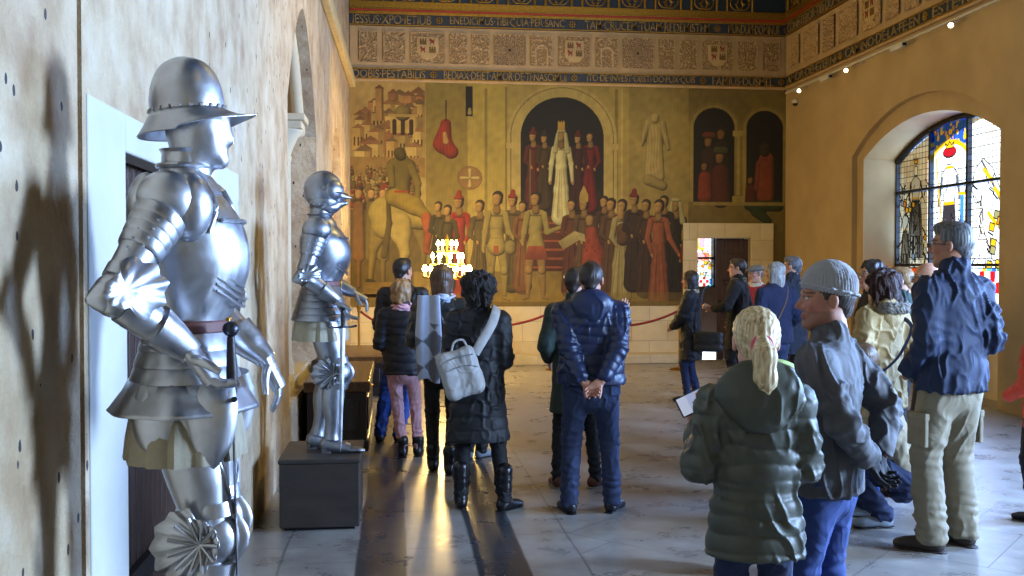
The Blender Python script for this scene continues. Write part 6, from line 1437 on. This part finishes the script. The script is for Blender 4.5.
# ------------------------------------------------------------------ bags, phone, stroller
M_canvasw = cloth('pale_nylon', '#a8a6a4', .6); M_bagd = cloth('dark_bag', '#22201c', .6); M_tanstrap = mat('tan_strap', '#a07c60', .6); M_navstrap = mat('navy_strap', '#1c2a58', .5)
t = thing('sling_bag', 'pale grey sling bag hanging on the back of the woman with dark curly hair', 'bag', (.415, 6.395, .93), 0)
t.scale = (.93,)*3; S = SDF(.02); Rb = np.array(Matrix.Rotation(-.30, 3, 'Y') @ Matrix.Rotation(-.2, 3, 'X')); q = lambda x, y, z: Rb @ V3(x, y, z)
for z_ in (-.12, -.04, .04, .11): S.cap(q(-.085, 0, z_), q(.085, 0, z_), .05, .05, k=.03)
for x_ in (-.10, .10): S.cap(q(x_*.85, 0, -.12), q(x_*.85, 0, .11), .05, .05, k=.03)
S.build('bag_body', M_canvasw, t, h=.007, disp=lambda P: folds(P, 30, .004, 4))
mb = MB(); mb.tube([q(-.12, -.056, .09), q(0, -.062, .10), q(.12, -.056, .09)], [.004]*3, 6, 4); mb.tube([q(-.11, -.056, .03), q(.05, -.062, .03), q(.12, -.05, .0)], [.003]*3, 6, 4); mb.build('zipper', M_silver, t)
mb = MB(); mb.tube([q(-.02, 0, .15), q(.02, -.02, .21), q(.08, -.02, .21), q(.10, 0, .15)], [.008]*4, 8, 4); mb.build('carry_loop', M_canvasw, t)
mb = MB(); P_ = [(.10, .0, .13), (.16, .012, .23), (.215, .03, .32), (.25, .07, .40), (.265, .16, .44), (.255, .26, .40), (.20, .33, .30)]; mb.tube(P_, [(.012, .032), (.012, .034), (.010, .034), (.010, .034), (.010, .034), (.010, .03), (.010, .03)], 12, 5, up=(.8, 0, -.6)); mb.build('strap', M_canvasw, t)
t = thing('shoulder_bag', 'dark shoulder bag at the hip of the woman with glasses in the long coat', 'bag', (3.62, 11.30, .70), math.radians(-25))
S = SDF(.02); [S.cap((-.13, 0, z_), (.13, 0, z_), .045, k=.03) for z_ in (-.05, .03, .10)]; S.build('bag_body', M_bagd, t, h=.01)
mb = MB(); mb.box((-.15, -.055, .03), (.15, -.042, .13)); mb.build('flap', M_bagd, t, False, bevel=.008)
mb = MB(); mb.tube([(-.12, 0, .12), (-.10, .02, .35), (-.06, .06, .62), (.0, .10, .68)], [(.006, .014)]*4, 8, 5); mb.build('strap', M_bagd, t)
t = thing('crossbody_bag', 'small tan bag on a thin strap across the navy top of the silver haired woman', 'bag', (3.98, 10.15, 0), math.radians(18))
def ring_strap(t, pts, m, r=(.004, .012)): mb = MB(); mb.tube(pts, [r]*len(pts), 8, 5, up=(0, 1, 0)); mb.build('strap', m, t)
ring_strap(t, [(.115, .02, 1.40), (.10, -.075, 1.37), (.04, -.128, 1.25), (-.04, -.132, 1.10), (-.12, -.125, .98), (-.19, -.06, .90), (-.205, .04, .88)], M_tanstrap)
S = SDF(.02); [S.cap((-.235, .0, z_), (-.235, .14, z_), .032, k=.03) for z_ in (.74, .84)]; S.build('bag_body', M_tanstrap, t, h=.01)
t = thing('shoulder_bag', 'navy strapped bag worn over the tan parka by the woman with chestnut curls', 'bag', (3.36, 6.60, 0), math.radians(22))
ring_strap(t, [(.13, -.04, 1.27), (.10, -.165, 1.20), (.02, -.185, 1.08), (-.08, -.18, .97), (-.17, -.12, .88), (-.225, -.02, .82)], M_navstrap, (.005, .014))
S = SDF(.02); [S.cap((-.25, -.04, z_), (-.25, .12, z_), .036, k=.03) for z_ in (.66, .78)]; S.build('bag_body', M_navstrap, t, h=.01)
# phone held up by the girl
pw = (1.072, 3.47, 1.135)
t = thing('smartphone', 'phone with a lit screen held up sideways by the blond girl', 'phone', tuple(pw))
Mp = Matrix.Rotation(math.radians(-24), 4, 'Z') @ Matrix.Rotation(math.radians(-12), 4, 'X') @ Matrix.Rotation(math.radians(-28), 4, 'Y')
mb = MB(); mb.box((-.072, -.004, -.037), (.072, .004, .037), Mp); mb.build('phone_body', M_iron, t, False, bevel=.004)
sp_ = Paint(64, 34, 1.5, '#a9b4d8'); sp_.rect(0, 0, 18, 34, '#c4cce4'); sp_.rect(34, 4, 52, 22, '#c27a34'); sp_.rect(24, 16, 34, 34, '#3c4668'); sp_.rect(42, 18, 60, 34, '#5a4a6c'); sp_.disc(44, 12, 4, 6, '#f0c060'); sp_.rect(56, 0, 64, 34, '#2e3a7a')
M_scr = mat('phone_screen', '#ffffff', .2, vcol=True, bump=0, var=0); nn_ = M_scr.node_tree; M_scr.node_tree.links.new(nn_.nodes['Color Attribute'].outputs[0] if 'Color Attribute' in nn_.nodes else [x for x in nn_.nodes if x.type == 'VERTEX_COLOR'][0].outputs[0], nn_.nodes['Principled BSDF'].inputs['Emission Color']); nn_.nodes['Principled BSDF'].inputs['Emission Strength'].default_value = .55
sp_.mesh('screen', M_scr, lambda u, v: np.stack([-.066+u*.132, np.full(len(u), -.0048), .033-v*.066], 1) @ np.array(Mp)[:3, :3].T, .0, t)
# stroller between the girl and the man in the beanie
t = thing('stroller', 'stroller with a lime green hood and black handle between the girl and beanie man', 'stroller', (1.83, 4.66, 0), math.radians(-22))
S = SDF(.02); S.ell((0, .10, .90), (.20, .27, .25)).ell((0, .14, .88), (.17, .24, .22), sub=True, k=.01).cut((0, .5, -1), (0, .0, .84)); S.build('canopy', Lime, t, h=.009, disp=lambda P: .006*np.cos(P[:, 1]*46))
S = SDF(.03); S.cap((-.12, .0, .48), (.12, .0, .48), .07).cap((-.12, -.14, .80), (.12, -.14, .80), .05).cap((0, -.02, .5), (0, -.14, .8), .12, flat=((0, 1, 0), .5)).cap((-.1, .2, .46), (.1, .2, .46), .05).cap((-.1, .3, .3), (.1, .3, .3), .03); S.build('seat', mat('black_fabric', '#17171a', .8), t, h=.012)
for s_ in (-1, 1):
    mb = MB(); mb.tube([(s_*.22, .34, .12), (s_*.21, .0, .55), (s_*.21, -.26, .98)], [.013]*3, 10, 3); mb.tube([(s_*.22, -.26, .12), (s_*.21, .02, .52)], [.012]*2, 10, 1); mb.build('frame_side', M_iron, t)
    mb = MB(); mb.tube([(s_*.21, -.26, .96), (s_*.14, -.29, 1.02), (s_*.115, -.30, 1.09), (s_*.105, -.31, 1.19)], [.018, .021, .021, .021], 12, 3); mb.build('handle', M_leather, t)
    for y_ in (.34, -.26):
        mb = MB(); mb.lathe([(.03, -.014), (.10, -.018), (.112, -.01), (.112, .01), (.10, .018), (.03, .014)], 28, M=Matrix.Translation((s_*.25, y_, .113)) @ Matrix.Rotation(math.pi/2, 4, 'Y')); wh = mb.build('wheel', M_iron, t)
        mb = MB(); mb.lathe([(.005, -.02), (.028, -.02), (.028, .02), (.005, .02)], 16, M=Matrix.Translation((s_*.25, y_, .113)) @ Matrix.Rotation(math.pi/2, 4, 'Y')); mb.build('hub', M_silver, wh)
mb = MB(); mb.tube([(-.21, .0, .55), (.21, .0, .55)], [.01]*2, 8, 1); mb.tube([(-.2, -.24, .94), (.2, -.24, .94)], [.01]*2, 8, 1); mb.build('crossbar', M_iron, t)
